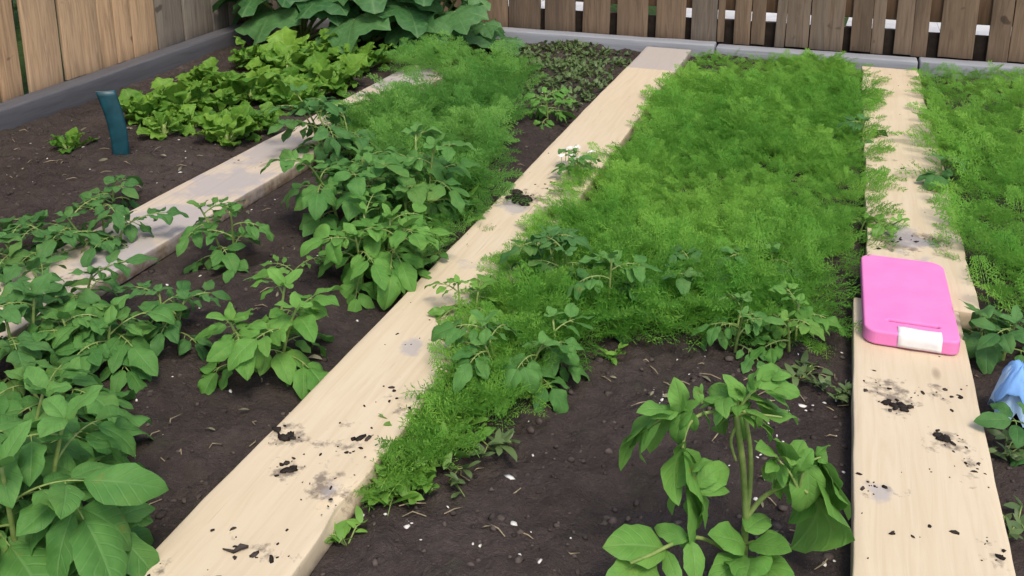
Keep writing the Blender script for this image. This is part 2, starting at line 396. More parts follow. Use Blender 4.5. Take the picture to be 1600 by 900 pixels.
# ------------------------------------------------------------------ beams and fences
LF = lambda y: -3.025 - .045 * (y - 2.7)             # inner edge of the left beam
def beam(name, lo, hi, mat, label, axis, seed, loc=(0, 0, 0), rz=0):
    def warp(V):
        V = V.copy(); s = V[:, 0] if axis == 'x' else V[:, 1]
        V[:, 2] += .006 * fbm(s, s * 0 + seed, 1.5, 3) + .002 * fbm(s * 3, V[:, 2] * 30 + seed, 4, 2)
        if axis == 'x': V[:, 1] += .004 * fbm(s, s * 0 + seed + 5, 2, 3)
        else: V[:, 0] += .004 * fbm(s, s * 0 + seed + 5, 2, 3)
        return V
    L = (hi[0] - lo[0]) if axis == 'x' else (hi[1] - lo[1]); n = max(8, int(L / .04))
    mb = MB(); box_mb(mb, lo, hi, nx=n if axis == 'x' else 3, ny=n if axis == 'y' else 3, nz=3, bev=.008, warp=warp)
    o = mb.build(name, mat); o.location = loc; o.rotation_euler[2] = rz
    return tag(o, label, 'garden beam', 'grey timber beams edging the beds')
xa = at_y(1117, 80, 4.93)[0]; xb = at_y(1436, 95, 4.93)[0]
beam('edging_beam', (-3.02, 4.925, -.03), (xa - .004, 5.02, .066), M['beam_back'], 'grey beam along the back fence running left behind the middle plank', 'x', 1)
beam('edging_beam', (xa + .004, 4.92, -.03), (xb - .004, 5.015, .058), M['beam_back'], 'grey back beam between the two joints, behind the far end of the pink pad plank', 'x', 2)
beam('edging_beam', (xb + .004, 4.925, -.03), (3.2, 5.02, .06), M['beam_back'], 'grey back beam at the right end of the back fence', 'x', 3)
rzL = math.atan(.045)
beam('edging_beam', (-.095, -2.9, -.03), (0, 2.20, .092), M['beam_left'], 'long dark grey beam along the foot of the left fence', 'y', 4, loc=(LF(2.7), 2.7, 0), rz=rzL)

def picket_mesh(w, h, t, seed, ax):
    r = RS(seed)
    def warp(V):
        V = V.copy(); V[:, 0] += .004 * fbm(V[:, 2], V[:, 2] * 0 + seed, 3, 3) * (1 if ax else 1) + r.uniform(-.010, .010) * (V[:, 2] / 1.0)
        V[:, 1] += r.uniform(-.004, .004) * np.sign(V[:, 0]) + .004 * fbm(V[:, 0] * 9, V[:, 2] * 2 + seed, 2, 2)
        k = V[:, 2] > h - .06; V[k, 0] *= .62
        return V
    mb = MB(); box_mb(mb, (-w / 2, -t / 2, 0), (w / 2, t / 2, h), nx=3, ny=1, nz=24, bev=.0025, warp=warp)
    return mb
YF = 5.045
# back fence: gap centres and half widths in pixels of the sill line
gaps = [(745, 1), (795, .8), (848, 3.5), (904, 6), (958, 6), (1017, 6), (1074, 5), (1119, .5), (1138, 8), (1172, .6), (1202, 8), (1226, .5), (1263, .7), (1322, 6), (1360, .4), (1388, 8), (1424, .5), (1458, 9), (1533, 11), (1578, .7)]
filled = {958, 1138, 1202, 1322, 1388}
gx = [(at_y(g, 70, YF)[0], at_y(g - w, 70, YF)[0], at_y(g + w, 70, YF)[0]) for g, w in gaps]
edges = []; x = gx[0][1]
left_x = []
while x > -3.25: left_x.append((x - .155, x)); x -= .155 + .007
spans = left_x[::-1] + [(gx[i][2], gx[i + 1][1]) for i in range(len(gx) - 1)]
x = gx[-1][2]
while x < 3.2: spans.append((x, x + .15)); x += .15 + random.Random(int(x * 97)).choice([.006, .02, .008])
ZR = .228
fb = empty('board_fence', (0, YF, 0), 'brown weathered board fence across the back with bright slots between boards', 'fence')
for i, (a, b) in enumerate(spans):
    mb = picket_mesh(b - a, 1.75 + .02 * (i % 3), .018, 100 + i, 1)
    o = mb.build('picket', M['picket_back'], fb, smooth=False); o.location = ((a + b) / 2, 0, .055 + .006 * (i % 2)); 
for z in (ZR, 1.45):
    mb = MB(); box_mb(mb, (-3.2, .012, z), (3.2, .05, z + .13), nx=30, bev=.004); mb.build('rail', M['rail'], fb, smooth=False)
mb = MB(); box_mb(mb, (-3.2, .014, -.05), (3.2, .032, .176), nx=20, bev=.003); mb.build('gap_shade_strip', M['gap_shade'], fb, smooth=False)  # strip added behind the pickets, its dark colour standing for shade in the gaps
for (g, w), (c, a, b) in zip(gaps, gx):
    if g in filled:
        mb = MB(); box_mb(mb, (a - .02, .036, .0), (b + .02, .05, .178), bev=.002); mb.build('patch_board', M['picket_back'], fb, smooth=False)
# left fence
fl = empty('board_fence', (LF(2.7) - .118, 2.7, 0), 'warm tan board fence along the left side, standing behind the dark grey beam', 'fence')
fl.rotation_euler[2] = rzL
lx = LF(3.0) - .105
lg = [(-135, -128), (-68, -62), (-4, 0), (35, 48), (100, 108), (164, 166), (189, 191), (216, 218), (256, 258), (300, 302), (346, 349)]
ly = [(at_x(a, 130 - .3 * a, lx)[1], at_x(b, 130 - .3 * b, lx)[1]) for a, b in lg]
sp = []; y = ly[0][0]
while y > -.2: sp.append((y - .15, y)); y -= .158
sp = sp[::-1] + [(ly[i][1], ly[i + 1][0]) for i in range(len(ly) - 1)]
y = ly[-1][1]
while y < 4.98: sp.append((y, min(y + .15, 5.0))); y += .157
for i, (a, b) in enumerate(sp):
    if b - a < .03: continue
    mb = picket_mesh(b - a, 1.76 + .015 * (i % 3), .018, 300 + i, 0)
    yc = (a + b) / 2
    o = mb.build('picket', M['picket_grey'] if yc > at_x(262, 60, lx)[1] else M['picket_left'], fl, smooth=False)
    o.location = (0, yc - 2.7, .075 + .005 * (i % 2)); o.rotation_euler[2] = pi / 2
for z in (.50, 1.45):
    mb = MB(); box_mb(mb, (-.055, -2.8, z), (-.014, 2.30, z + .09), ny=30, bev=.004); mb.build('rail', M['rail'], fl, smooth=False)

# ------------------------------------------------------------------ leaf templates
def leaf_template(seed, nu=10, nv=8, ratio=.62, droop=.9, fold=.25, wav=.03, pw=.82, quilt=.016):
    r = RS(seed); u = np.linspace(0, 1, nu + 1); v = np.linspace(-1, 1, nv + 1)
    th = droop * (u ** 1.3) - .15; dx = np.cos(th); dz = -np.sin(th)
    xs = np.concatenate([[0], np.cumsum((dx[1:] + dx[:-1]) / 2 / nu)]); zs = np.concatenate([[0], np.cumsum((dz[1:] + dz[:-1]) / 2 / nu)])
    w = np.sin(pi * np.clip(u, 0, 1) ** pw) ** .75 * ratio / 2; w[0] = .012; w[-1] = .004
    V = []; A = []
    ph = r.uniform(0, 6, 6); side = r.uniform(-.14, .14); asym = r.uniform(-.12, .12); tw = r.uniform(-.5, .5)
    for i in range(nu + 1):
        for j in range(nv + 1):
            av = abs(v[j]); sg = 1 if v[j] > 0 else -1
            wi = w[i] * (1 + asym * sg) * (1 + .06 * np.sin(u[i] * 14 + ph[4] + sg * 1.7) + .035 * np.sin(u[i] * 29 + ph[5] * sg))
            lift = fold * av * wi * (1 - .5 * av) - .42 * fold * (v[j] ** 2) * wi
            lift += wav * av ** 1.5 * np.sin(u[i] * 10 + ph[0] + (2.0 if sg > 0 else 0)) * wi * 3
            lift += quilt * np.sin(u[i] * 26 - av * 5) * np.sin(pi * min(1, av * 1.05)) * (1 - u[i] * .6)
            y = v[j] * wi; c, s_ = np.cos(tw * u[i]), np.sin(tw * u[i]); y, lift = y * c - lift * s_, y * s_ + lift * c
            V.append((xs[i] + lift * np.sin(th[i]), y + side * u[i] ** 2, zs[i] + lift * np.cos(th[i])))
            A.append((u[i], v[j], 0))
    Q = []
    for i in range(nu):
        for j in range(nv):
            a = i * (nv + 1) + j; Q.append((a, a + nv + 1, a + nv + 2, a + 1))
    return np.array(V), np.array(Q), np.array(A)
OV = [leaf_template(i, ratio=.50 + .055 * (i % 4), droop=.35 + .22 * (i % 5), fold=.15 + .15 * (i % 4), wav=.03 + .035 * (i % 3)) for i in range(24)]
LP = [leaf_template(60 + i, nu=10, ratio=.40 + .05 * (i % 4), droop=.8 + .25 * (i % 3), fold=.3, wav=.05, pw=.9) for i in range(8)]
NAR = [leaf_template(40 + i, nu=6, nv=2, quilt=0, ratio=.38, droop=.4 + .3 * (i % 3), fold=.3, wav=.01, pw=.9) for i in range(5)]

def frame(d, upv=(0, 0, 1), roll=0.0):
    d = np.asarray(d, float); d = d / np.linalg.norm(d); upv = np.asarray(upv, float)
    s = np.cross(upv, d)
    if np.linalg.norm(s) < 1e-4: s = np.array([0, 1, 0.])
    s /= np.linalg.norm(s); n = np.cross(d, s)
    if roll: s, n = s * cos(roll) + n * sin(roll), n * cos(roll) - s * sin(roll)
    return np.stack([d, s, n], 0)           # rows: x,y,z axes
def put(mb, tpl, P, R, sc, rnd, mi=0):
    V, Q, A = tpl; A = A.copy(); A[:, 2] = rnd
    mb.add((V * sc) @ R + P, Q, A, mi)
def sph(az, el): return np.array([cos(az) * cos(el), sin(az) * cos(el), sin(el)])

def compound(mf, ms, P, az, el, length, L, pairs, r, bright, rad=.0022, drp=None):
    # petiole + rachis arching down; leaflets in pairs and a larger end leaflet
    n = 9; pts = [np.array(P)]; e = el; drp = r.uniform(.7, 1.3) if drp is None else drp
    for i in range(n):
        pts.append(pts[-1] + sph(az, e) * length / n); e -= drp / n
    pts = np.array(pts); ms.tube(pts, np.linspace(rad, rad * .5, len(pts)), 5, (0, 0, .5))
    end = sph(az, e)
    put(mf, OV[r.randint(24)], pts[-1], frame(end, roll=r.uniform(-.35, .35)), L * r.uniform(.95, 1.15), bright + r.uniform(-.15, .15))
    for k in range(pairs + 1):
        t = .96 - (.66 / (pairs + 1)) * k - .10; i = min(int(t * n), n - 1); p = pts[i]
        s = L * (.90 - .17 * k) * r.uniform(.8, 1.12)
        for sg in (-1, 1):
            d = sph(az + sg * r.uniform(.8, 1.35), min(.15, e + .35) + r.uniform(-.55, .2))
            q = p + d * .010; ms.tube([p, q], [rad * .6, rad * .4], 4, (0, 0, .5))
            put(mf, OV[r.randint(24)], q, frame(d, roll=sg * r.uniform(-.2, .6)), s, bright + r.uniform(-.25, .25))

def potato(px_, py_, ytop, spread, label, seed, nst=3, L=.075, mat='potato', pairs=2, nodes=5, lean=(0, 0), bright=.5, name='potato_plant', base=None, cat='plant', group='leafy potato plants growing in the beds', zoff=0):
    r = RS(seed); b = at(px_, py_, 0); b[2] = sz(b[0], b[1]) + zoff; h = max(.05, height_at(b, ytop) - b[2])
    root = empty(name, b, label, cat, group)
    mf, ms = MB(), MB(); a0 = r.uniform(0, 6.28)
    for s in range(nst):
        az = a0 + s * 2.4 + r.uniform(-.4, .4); tilt = r.uniform(.05, .30) if nst > 1 else .08
        hs = h * r.uniform(.68, .92) * (1 if s else 1.08) * .92
        pts = []; p0 = np.array([cos(az), sin(az), 0]) * .012 * nst
        for k in range(9):
            t = k / 8; pts.append(p0 + np.array([cos(az) * sin(tilt) * hs * t * (.6 + .7 * t) + lean[0] * t * t, sin(az) * sin(tilt) * hs * t * (.6 + .7 * t) + lean[1] * t * t, hs * t - .01 * (1 - t)]))
        pts = np.array(pts); ms.tube(pts, np.linspace(.0046, .0025, 9) * (L / .075) ** .5, 7, (0, 0, .5))
        for k in range(nodes):
            t = .22 + .78 * (k + r.uniform(0, .6)) / nodes; t = min(t, 1.0); i = min(int(t * 8), 7); p = pts[i] + (pts[i + 1] - pts[i]) * (t * 8 - i)
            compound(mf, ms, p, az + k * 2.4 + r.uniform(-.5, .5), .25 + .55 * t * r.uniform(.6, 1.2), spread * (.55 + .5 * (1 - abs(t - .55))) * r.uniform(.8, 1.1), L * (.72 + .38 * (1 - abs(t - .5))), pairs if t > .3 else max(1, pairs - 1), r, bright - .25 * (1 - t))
        for k in range(3):   # young top
            put(mf, OV[r.randint(24)], pts[-1], frame(sph(az + k * 2.1, r.uniform(.3, .9)), roll=r.uniform(-.3, .3)), L * r.uniform(.5, .75), bright + .2)
    mf.build('foliage', M[mat], root); ms.build('stem', M['stem'], root)
    return root

# ------------------------------------------------------------------ potato plants
potato(35, 905, 635, .12, 'big potato plant with broad drooping leaves in the bottom left corner', 11, nst=3, L=.112, pairs=1, nodes=5, bright=.55)
potato(92, 890, 735, .10, 'potato plant at lower left whose dark leaf laps onto the edge of the middle plank', 12, nst=2, L=.100, mat='potato', nodes=5, pairs=1, bright=.5)
potato(25, 760, 590, .12, 'potato plant behind the bottom left corner plant, cut by the frame edge', 13, nst=2, L=.098, nodes=4, pairs=1)
potato(105, 690, 560, .10, 'potato plant with mid green leaves just up the row from the bottom left corner plant', 14, nst=2, L=.092, mat='potato', nodes=4, pairs=1)
potato(40, 600, 450, .12, 'potato plant at the left frame edge below the weathered plank', 15, nst=2, L=.088, mat='potato_deep', nodes=5)
potato(150, 590, 480, .10, 'potato plant with one long flat leaf, below the weathered plank end', 16, nst=3, L=0.075, nodes=5)
potato(60, 425, 325, .13, 'potato plant behind the near end of the weathered plank at the left frame edge', 17, nst=3, L=0.066, mat='potato_deep', nodes=5)
potato(165, 400, 300, .13, 'potato plant leaning over the weathered plank from its left side', 18, nst=3, L=0.062, mat='potato_deep', nodes=5)
potato(172, 325, 277, .06, 'small potato plant with round leaves behind the one leaning over the weathered plank', 19, nst=1, L=0.066, nodes=4, mat='potato_deep', pairs=1)
potato(120, 510, 395, .11, 'potato plant with pointed dark leaves hanging over the near end of the weathered plank', 20, nst=2, L=0.075, nodes=4, mat='potato_deep')
potato(262, 545, 435, .08, 'yellowish thin potato plant left of the bright bushy one', 21, nst=2, L=0.055, nodes=4, mat='potato_deep', bright=.45)
potato(415, 585, 450, .09, 'bright bushy potato plant alone on open soil beside the middle plank', 22, nst=3, L=.076, nodes=4, mat='potato_bright')
potato(368, 415, 290, .085, 'narrow upright potato plant against the right edge of the weathered plank', 23, nst=2, L=0.057, nodes=5, mat='potato')
potato(578, 440, 310, .10, 'leafy potato plant with a broad pale leaf, touching the middle plank', 24, nst=4, L=.078, nodes=6, mat='potato_bright', bright=.45)
potato(550, 355, 215, .11, 'potato plant with long drooping leaves between the two left planks', 25, nst=4, L=.080, nodes=6, mat='potato', lean=(.0, -.03))
potato(650, 350, 205, .10, 'potato plant with a hand shaped leaf in front of the feathery carrot row', 26, nst=3, L=.078, nodes=6, mat='potato')
potato(528, 258, 140, .14, 'dark potato plant reaching over the right edge of the weathered plank', 27, nst=4, L=0.075, nodes=5, mat='potato_deep', lean=(-.05, 0))
potato(668, 425, 375, .045, 'low potato plant with round leaves pressed against the middle plank', 28, nst=2, L=0.044, nodes=3, mat='potato', pairs=1)
potato(945, 495, 375, .08, 'potato plant with a hanging three part leaf in front of the grassy carrot bed', 29, nst=2, L=0.063, nodes=4, mat='potato')
potato(800, 600, 500, .08, 'wide leaved potato plant beside the middle plank at the tip of the carrot bed', 30, nst=3, L=0.062, nodes=4, mat='potato', bright=.5)
potato(875, 585, 510, .06, 'low potato plant with a round pale leaf, on soil below the carrot bed', 31, nst=2, L=0.057, nodes=3, mat='potato', pairs=1)
potato(1140, 545, 470, .07, 'potato plant with pale limp leaves at the front middle of the carrot bed', 32, nst=2, L=0.048, nodes=4, mat='potato', bright=.6)
potato(1240, 550, 465, .07, 'potato plant near the pink pad at the front corner of the carrot bed', 33, nst=2, L=0.048, nodes=4, mat='potato_bright', bright=.4)
potato(725, 520, 440, .06, 'small leafy plant lying over the right edge of the middle plank', 34, nst=2, L=0.048, nodes=4, mat='weed', name='leafy_plant', group=None)
potato(1550, 555, 480, .07, 'broad leaved plant right of the pink pad, behind the blue cloth', 35, nst=2, L=0.075, nodes=3, mat='potato_deep', name='leafy_plant', group=None, pairs=1)
potato(1600, 700, 640, .045, 'broad round leaf plant in front of the blue cloth at the right frame edge', 36, nst=1, L=0.066, nodes=3, mat='potato_deep', name='leafy_plant', group=None, pairs=0)
potato(1462, 300, 225, .07, 'plant with pointed dark leaves reaching over the right edge of the far plank', 37, nst=1, L=0.066, nodes=4, mat='potato_deep', name='leafy_plant', group=None, lean=(-.02, 0), zoff=0)
potato(1350, 235, 185, .06, 'plant with dark pointed leaves reaching over the left edge of the far plank', 38, nst=1, L=0.062, nodes=4, mat='potato_deep', name='leafy_plant', group=None, lean=(.015, 0))
potato(1355, 372, 325, .05, 'small leafy plant at the left edge of the far plank just behind the pink pad', 39, nst=2, L=0.048, nodes=3, mat='weed', name='leafy_plant', group=None, lean=(.03, 0))
potato(860, 185, 140, .07, 'low leafy plant left of the middle plank near its far end', 40, nst=3, L=0.057, nodes=3, mat='potato_bright', name='leafy_plant', group=None)

potato(1065, 470, 400, .09, 'dark leafy plant rising from the near middle of the carrot bed', 41, nst=2, L=.062, nodes=4, mat='potato_deep', name='leafy_plant', group=None)
potato(880, 455, 360, .09, 'leafy plant among the carrot tops beside the middle plank, left of the hanging leaf', 42, nst=2, L=.062, nodes=5, mat='potato_deep', name='leafy_plant', group=None)
potato(1190, 440, 385, .08, 'leafy plant sunk in the carrot bed up and left of the pink pad', 43, nst=2, L=.055, nodes=4, mat='potato', name='leafy_plant', group=None)
fl_ = potato(905, 290, 222, .05, 'leafy plant with tiny white flowers lapping over the middle plank beside the carrot bed', 44, nst=2, L=.045, nodes=4, mat='potato', name='leafy_plant', group=None, lean=(-.02, 0))
r = RS(90); mb = MB()
for k in range(9):
    c = np.array([r.normal(-.02, .030), r.normal(0, .045), r.uniform(.085, .13)])
    mb.tube([c - [0, 0, .04], c], [.001, .0008], 4, mi=1)
    for q in range(5): put(mb, OV[q], c, frame(sph(q * 1.257 + k, .35)), .016, .5)
mb.build('blossom', [M['speck'], M['stem']], fl_)
# foreground right potato plant, posed leaf by leaf: stems and leaves given as picture points on a plane through its base
def posed_potato():
    b = at(1162, 905, 0); b[2] = sz(b[0], b[1])
    root = empty('potato_plant', b, 'tall potato plant with bare lower stem and drooping crown, alone on foreground soil', 'plant', 'leafy potato plants growing in the beds')
    r = RS(77); mf, ms = MB(), MB()
    def W(x, y, off=0.0):       # a point of the plant: on the upright plane through the base facing the eye, moved off metres towards it
        nrm = np.array([sin(YAW), -cos(YAW), 0]); d = ray(x, y); t = ((b - EYE) @ nrm + off) / (d @ nrm); return EYE + d * t - b
    def curve(P, k=10):
        P = np.array(P); n = len(P); out = []
        for i in range(n - 1):
            p0, p1, p2, p3 = P[max(i - 1, 0)], P[i], P[i + 1], P[min(i + 2, n - 1)]
            for j in range(k):
                t = j / k; out.append(.5 * ((2 * p1) + (-p0 + p2) * t + (2 * p0 - 5 * p1 + 4 * p2 - p3) * t * t + (-p0 + 3 * p1 - 3 * p2 + p3) * t ** 3))
        out.append(P[-1]); return np.array(out)
    def stem(P, r0, r1): q = curve(P); ms.tube(q, np.linspace(r0, r1, len(q)), 8, (0, 0, .5)); return q
    def leaf(a, tip, face=(0, 0, 1), br=.5, wid=None, k=None):
        a, tip = np.array(a), np.array(tip); d = tip - a; L = np.linalg.norm(d)
        put(mf, (LP + OV)[r.randint(20) if k is None else k], a, frame(d + np.array([0, 0, .30 * L]), face, r.uniform(-.35, .35)), L * 1.08, br + r.uniform(-.1, .1))
    tow = np.array([sin(YAW), -cos(YAW), .55])      # faces tipped towards the eye
    stem([W(1162, 908), W(1163, 850), W(1165, 800), W(1160, 720), W(1150, 650), W(1152, 622)], .0062, .0042)
    stem([W(1162, 830), W(1172, 760), W(1172, 700), W(1162, 640)], .0045, .0032)
    stem([W(1168, 806), W(1195, 775), W(1235, 756, .02), W(1262, 770, .03)], .0042, .0025)
    stem([W(1150, 665), W(1142, 690), W(1150, 720)], .003, .002)
    # crown and arms: short side stalks carrying leaflets, each given as start and tip
    def rach(P, r0=.0026, r1=.0014): stem(P, r0, r1)
    def lets(L_, off0=.0, spread=.03):
        for a, tip, sc_ in L_:
            o0 = off0 + r.uniform(-spread, spread) * .4; o1 = o0 + r.uniform(-spread, spread)
            p, q = np.array(W(a[0], a[1], o0)), np.array(W(tip[0], tip[1], o1)); d = q - p; L = np.linalg.norm(d)
            fc = np.array([0, 0, 1.0]) + tow * r.uniform(.0, .9)
            for _ in range(2):
                j_ = r.normal(0, .014, 3); put(mf, (LP + NAR)[r.randint(len(LP) + 5)], p + j_ * .5, frame(d + j_ + np.array([0, 0, .2 * L]), fc, r.uniform(-.7, .7)), L * r.uniform(.55, .8) * sc_, r.uniform(.2, .9))
            put(mf, (LP + LP + OV)[r.randint(34)], p, frame(d + np.array([0, 0, .28 * L]), fc, r.uniform(-.5, .5)), L * 1.12 * sc_, r.uniform(.3, .85))
    rach([W(1152, 640), W(1105, 628, .0), W(1055, 642, .01), W(1012, 668, .02)]); rach([W(1154, 640), W(1172, 615), W(1195, 604, -.01), W(1208, 606, -.02)])
    rach([W(1153, 642), W(1130, 618, -.01), W(1112, 610, -.02)]); rach([W(1152, 648), W(1188, 648, .02), W(1222, 652, .03)])
    lets([((1060, 646), (1062, 600), 1), ((1055, 642), (998, 652), 1), ((1030, 650), (985, 702), 1), ((1012, 668), (974, 726), 1), ((1045, 645), (1026, 705), 1), ((1075, 640), (1052, 694), 1), ((1092, 632), (1062, 662), 1), ((1095, 630), (1084, 604), 1)], .02)
    lets([((1150, 635), (1102, 610), 1), ((1148, 628), (1098, 640), 1), ((1158, 625), (1136, 590), 1), ((1172, 612), (1180, 582), 1.1), ((1186, 607), (1216, 586), 1.1), ((1202, 605), (1248, 622), 1), ((1195, 612), (1238, 642), 1), ((1165, 640), (1198, 672), 1), ((1192, 648), (1246, 656), 1), ((1148, 645), (1118, 676), 1), ((1156, 650), (1166, 690), 1), ((1168, 622), (1205, 640), 1), ((1150, 630), (1160, 600), 1), ((1135, 622), (1120, 652), 1), ((1175, 630), (1150, 660), .9)], .0, .05)
    # left column of hanging leaves
    rach([W(1150, 640), W(1090, 650, .02), W(1068, 690, .04), W(1064, 770, .05)], .0030, .0018)
    lets([((1066, 700), (1050, 760), 1.1), ((1068, 705), (1088, 780), 1.25), ((1085, 768), (1134, 740), 1.15), ((1072, 765), (1096, 862), 1.15), ((1066, 765), (1042, 800), 1), ((1080, 735), (1108, 722), .9)], .05)
    # right arm
    rach([W(1248, 770, .03), W(1236, 742, .03), W(1212, 714, .02)]); rach([W(1248, 770, .03), W(1258, 728, .03), W(1282, 714, .02)])
    lets([((1215, 716), (1184, 702), 1), ((1216, 714), (1196, 748), 1), ((1226, 722), (1233, 686), 1), ((1237, 732), (1250, 692), 1), ((1233, 740), (1212, 768), 1), ((1248, 736), (1269, 702), 1), ((1261, 722), (1265, 795), 1.1), ((1267, 730), (1285, 838), 1.1), ((1278, 716), (1304, 760), 1), ((1275, 712), (1296, 698), 1), ((1250, 748), (1241, 795), 1), ((1282, 720), (1300, 794), 1.1), ((1222, 725), (1222, 760), 1)], .03, .05)
    # lower leaves on both sides
    stem([W(1162, 880), W(1090, 840, .04), W(1010, 870, .10), W(985, 880, .12)], .0035, .002)
    for a, tip, off, br in [((1075, 845), (1020, 835), .05, .5), ((1040, 858), (945, 875), .10, .55), ((1010, 872), (955, 935), .14, .55), ((1040, 860), (1060, 925), .12, .55), ((1080, 845), (1085, 910), .10, .65), ((1010, 872), (1010, 935), .14, .5)]:
        leaf(W(a[0], a[1], .07), W(tip[0], tip[1], off), tow * .6 + np.array([0, 0, .9]), br)
    stem([W(1162, 850), W(1200, 845, .03), W(1225, 855, .05)], .003, .002)
    for a, tip, off, br in [((1165, 850), (1110, 860), .06, .5), ((1170, 850), (1238, 882), .08, .55), ((1165, 830), (1198, 815), -.02, .45), ((1168, 870), (1180, 930), .12, .5), ((1165, 870), (1120, 925), .10, .55), ((1190, 850), (1230, 840), .0, .4), ((1170, 880), (1235, 925), .12, .55)]:
        leaf(W(a[0], a[1], .02), W(tip[0], tip[1], off), tow * .5 + np.array([0, 0, .9]), br)
    mf.build('foliage', M['potato_bright'], root); ms.build('stem', M['stem'], root)
posed_potato()

# ------------------------------------------------------------------ feathery carrot tops
def frond_template(seed, npin=8, droop=1.1):
    r = RS(seed); V = []; Q = []; A = []
    n = 10; pts = [np.zeros(3)]; e = 0.0
    for i in range(n):
        pts.append(pts[-1] + np.array([cos(e), 0, sin(e)]) / n); e -= droop / n
    pts = np.array(pts)
    def quad(a, b, w, nrm, u):
        d = b - a; s = np.cross(nrm, d); s = s / (np.linalg.norm(s) + 1e-9) * w; k = len(V); mdl = a + d * .55
        V.extend([a, mdl + s, b, mdl - s]); Q.append((k, k + 1, k + 2, k + 3)); A.extend([(u, 0, 0)] * 4)
    for i in range(n): quad(pts[i], pts[i + 1] + (pts[i + 1] - pts[i]) * .3, .007, np.array([0, 0, 1.]), .3)
    for k in range(npin):
        t = .36 + .62 * k / npin; i = min(int(t * n), n - 1); p = pts[i] + (pts[i + 1] - pts[i]) * (t * n - i); tg = pts[i + 1] - pts[i]; tg /= np.linalg.norm(tg)
        Lp = .30 * (1 - .72 * (k / npin)) * r.uniform(.8, 1.15)
        for sg in (-1, 1):
            d = tg * r.uniform(.5, .8) + np.array([0, sg, 0]) + np.array([0, 0, r.uniform(-.25, .35)]); d /= np.linalg.norm(d)
            for m in range(4):
                a = p + d * Lp * (.15 + .25 * m)
                for s2 in (-1, 1):
                    dd = d * .55 + np.cross(d, [0, 0, 1.]) * s2 * .8 + np.array([0, 0, r.uniform(-.4, .5)]); dd /= np.linalg.norm(dd)
                    quad(a, a + dd * Lp * .42 * (1 - .15 * m), .0100, r.normal(0, .35, 3) + [0, 0, 1], .3 + .7 * t)
            quad(p, p + d * Lp * 1.05, .008, np.array([0, 0, 1.]), .6)
    return np.array(V), np.array(Q), np.array(A)
FR = [frond_template(i, 7 + i % 3, .7 + .25 * (i % 4)) for i in range(8)]
def fronds(mb, pts, r, smin, smax, hfun=None):
    for (x, y) in pts:
        z = sz0(x, y); s = r.uniform(smin, smax) * (hfun(x, y) if hfun else 1)
        az = r.uniform(0, 6.28); el = r.uniform(.55, 1.45)
        br = np.clip(.5 + 1.0 * float(fbm(np.array([x]), np.array([y]), 3.2, 2)[0]) + r.uniform(-.3, .3), 0, 1)
        put(mb, FR[r.randint(8)], np.array([x, y, z]), frame(sph(az, el), roll=r.uniform(-.5, .5)), s, br)
def sz0(x, y): return 0.0
def scatter(n, poly, r):
    P = np.array(poly); lo, hi = P.min(0), P.max(0); out = []
    while len(out) < n:
        q = r.uniform(lo, hi); c = False; j = len(P) - 1
        for i in range(len(P)):
            if (P[i][1] > q[1]) != (P[j][1] > q[1]) and q[0] < (P[j][0] - P[i][0]) * (q[1] - P[i][1]) / (P[j][1] - P[i][1]) + P[i][0]: c = not c
            j = i
        if c: out.append(q)
    return out
def G(x, y, z=0.0): return tuple(at(x, y, z)[:2])
r = RS(5); mb = MB()
edge = [( -.67, 4.86), (-.64, 3.3), (-.655, 2.4), (-.67, 1.75), (-.67, 1.55), G(700, 660), G(790, 610), G(900, 560), G(935, 520), G(1040, 540), G(1150, 540), G(1260, 540), (.02, 2.16), (.03, 2.5), (.09, 2.62), (.10, 4.86)]
pts = scatter(4600, edge, r)
fronds(mb, pts, r, .095, .19, lambda x, y: .85 + .5 * float(fbm(np.array([x]), np.array([y]), 2.3, 2)[0]) - (.25 if y > 4.3 else 0))
# sprays leaning out over the planks and down the plank edge
for (x, y) in scatter(150, [(-.74, 3.05), (-.70, 3.05), (-.68, 1.75), (-.73, 1.75)], r):
    put(mb, FR[r.randint(8)], np.array([x + .01, y, .01]), frame(sph(pi + r.uniform(-1.0, 1.0), r.uniform(.5, 1.2)), roll=r.uniform(-.5, .5)), r.uniform(.08, .14), r.uniform(.3, .9))
for (x, y) in scatter(380, [(-.715, 2.3), (-.56, 2.1), (-.56, 1.60), (-.63, 1.36), (-.715, 1.26)], r):
    put(mb, FR[r.randint(8)], np.array([x, y, .0]), frame(sph(r.uniform(-1.5, 1.5) if x < -.66 and y < 1.75 else r.uniform(0, 6.28), r.uniform(.6, 1.3)), roll=r.uniform(-.5, .5)), r.uniform(.08, .15), r.uniform(.2, 1))
for (x, y) in scatter(120, [(-.6, 1.9), (-.45, 1.95), (-.2, 2.05), (.03, 2.0), (.03, 2.2), (-.5, 2.1)], r):
    put(mb, FR[r.randint(8)], np.array([x, y, .0]), frame(sph(r.uniform(0, 6.28), r.uniform(.1, .9)), roll=r.uniform(-.5, .5)), r.uniform(.05, .11), r.uniform(.1, .8))
for (x, y) in scatter(65, [(.09, 2.62), (.12, 2.62), (.12, 4.7), (.09, 4.7)], r):
    put(mb, FR[r.randint(8)], np.array([x, y, .0]), frame(sph(r.uniform(-1.0, 1.0), r.uniform(.6, 1.2)), roll=r.uniform(-.5, .5)), r.uniform(.10, .17), r.uniform(.3, .9))
fronds(mb, scatter(170, [(-.66, 3.15), (-.58, 3.15), (-.56, 2.3), (-.66, 2.3)], r), r, .11, .16)
tag(mb.build('carrot_tops', M['feather'], smooth=False), 'dense mat of fine green carrot tops between the middle and right planks', 'carrot tops', kind='stuff')
r = RS(6); mb = MB()
pts = scatter(2100, [(.385, 4.86), (.385, 2.5), (.44, 2.25), (.62, 2.02), (1.0, 2.0), (1.45, 2.6), (1.7, 4.86)], r)
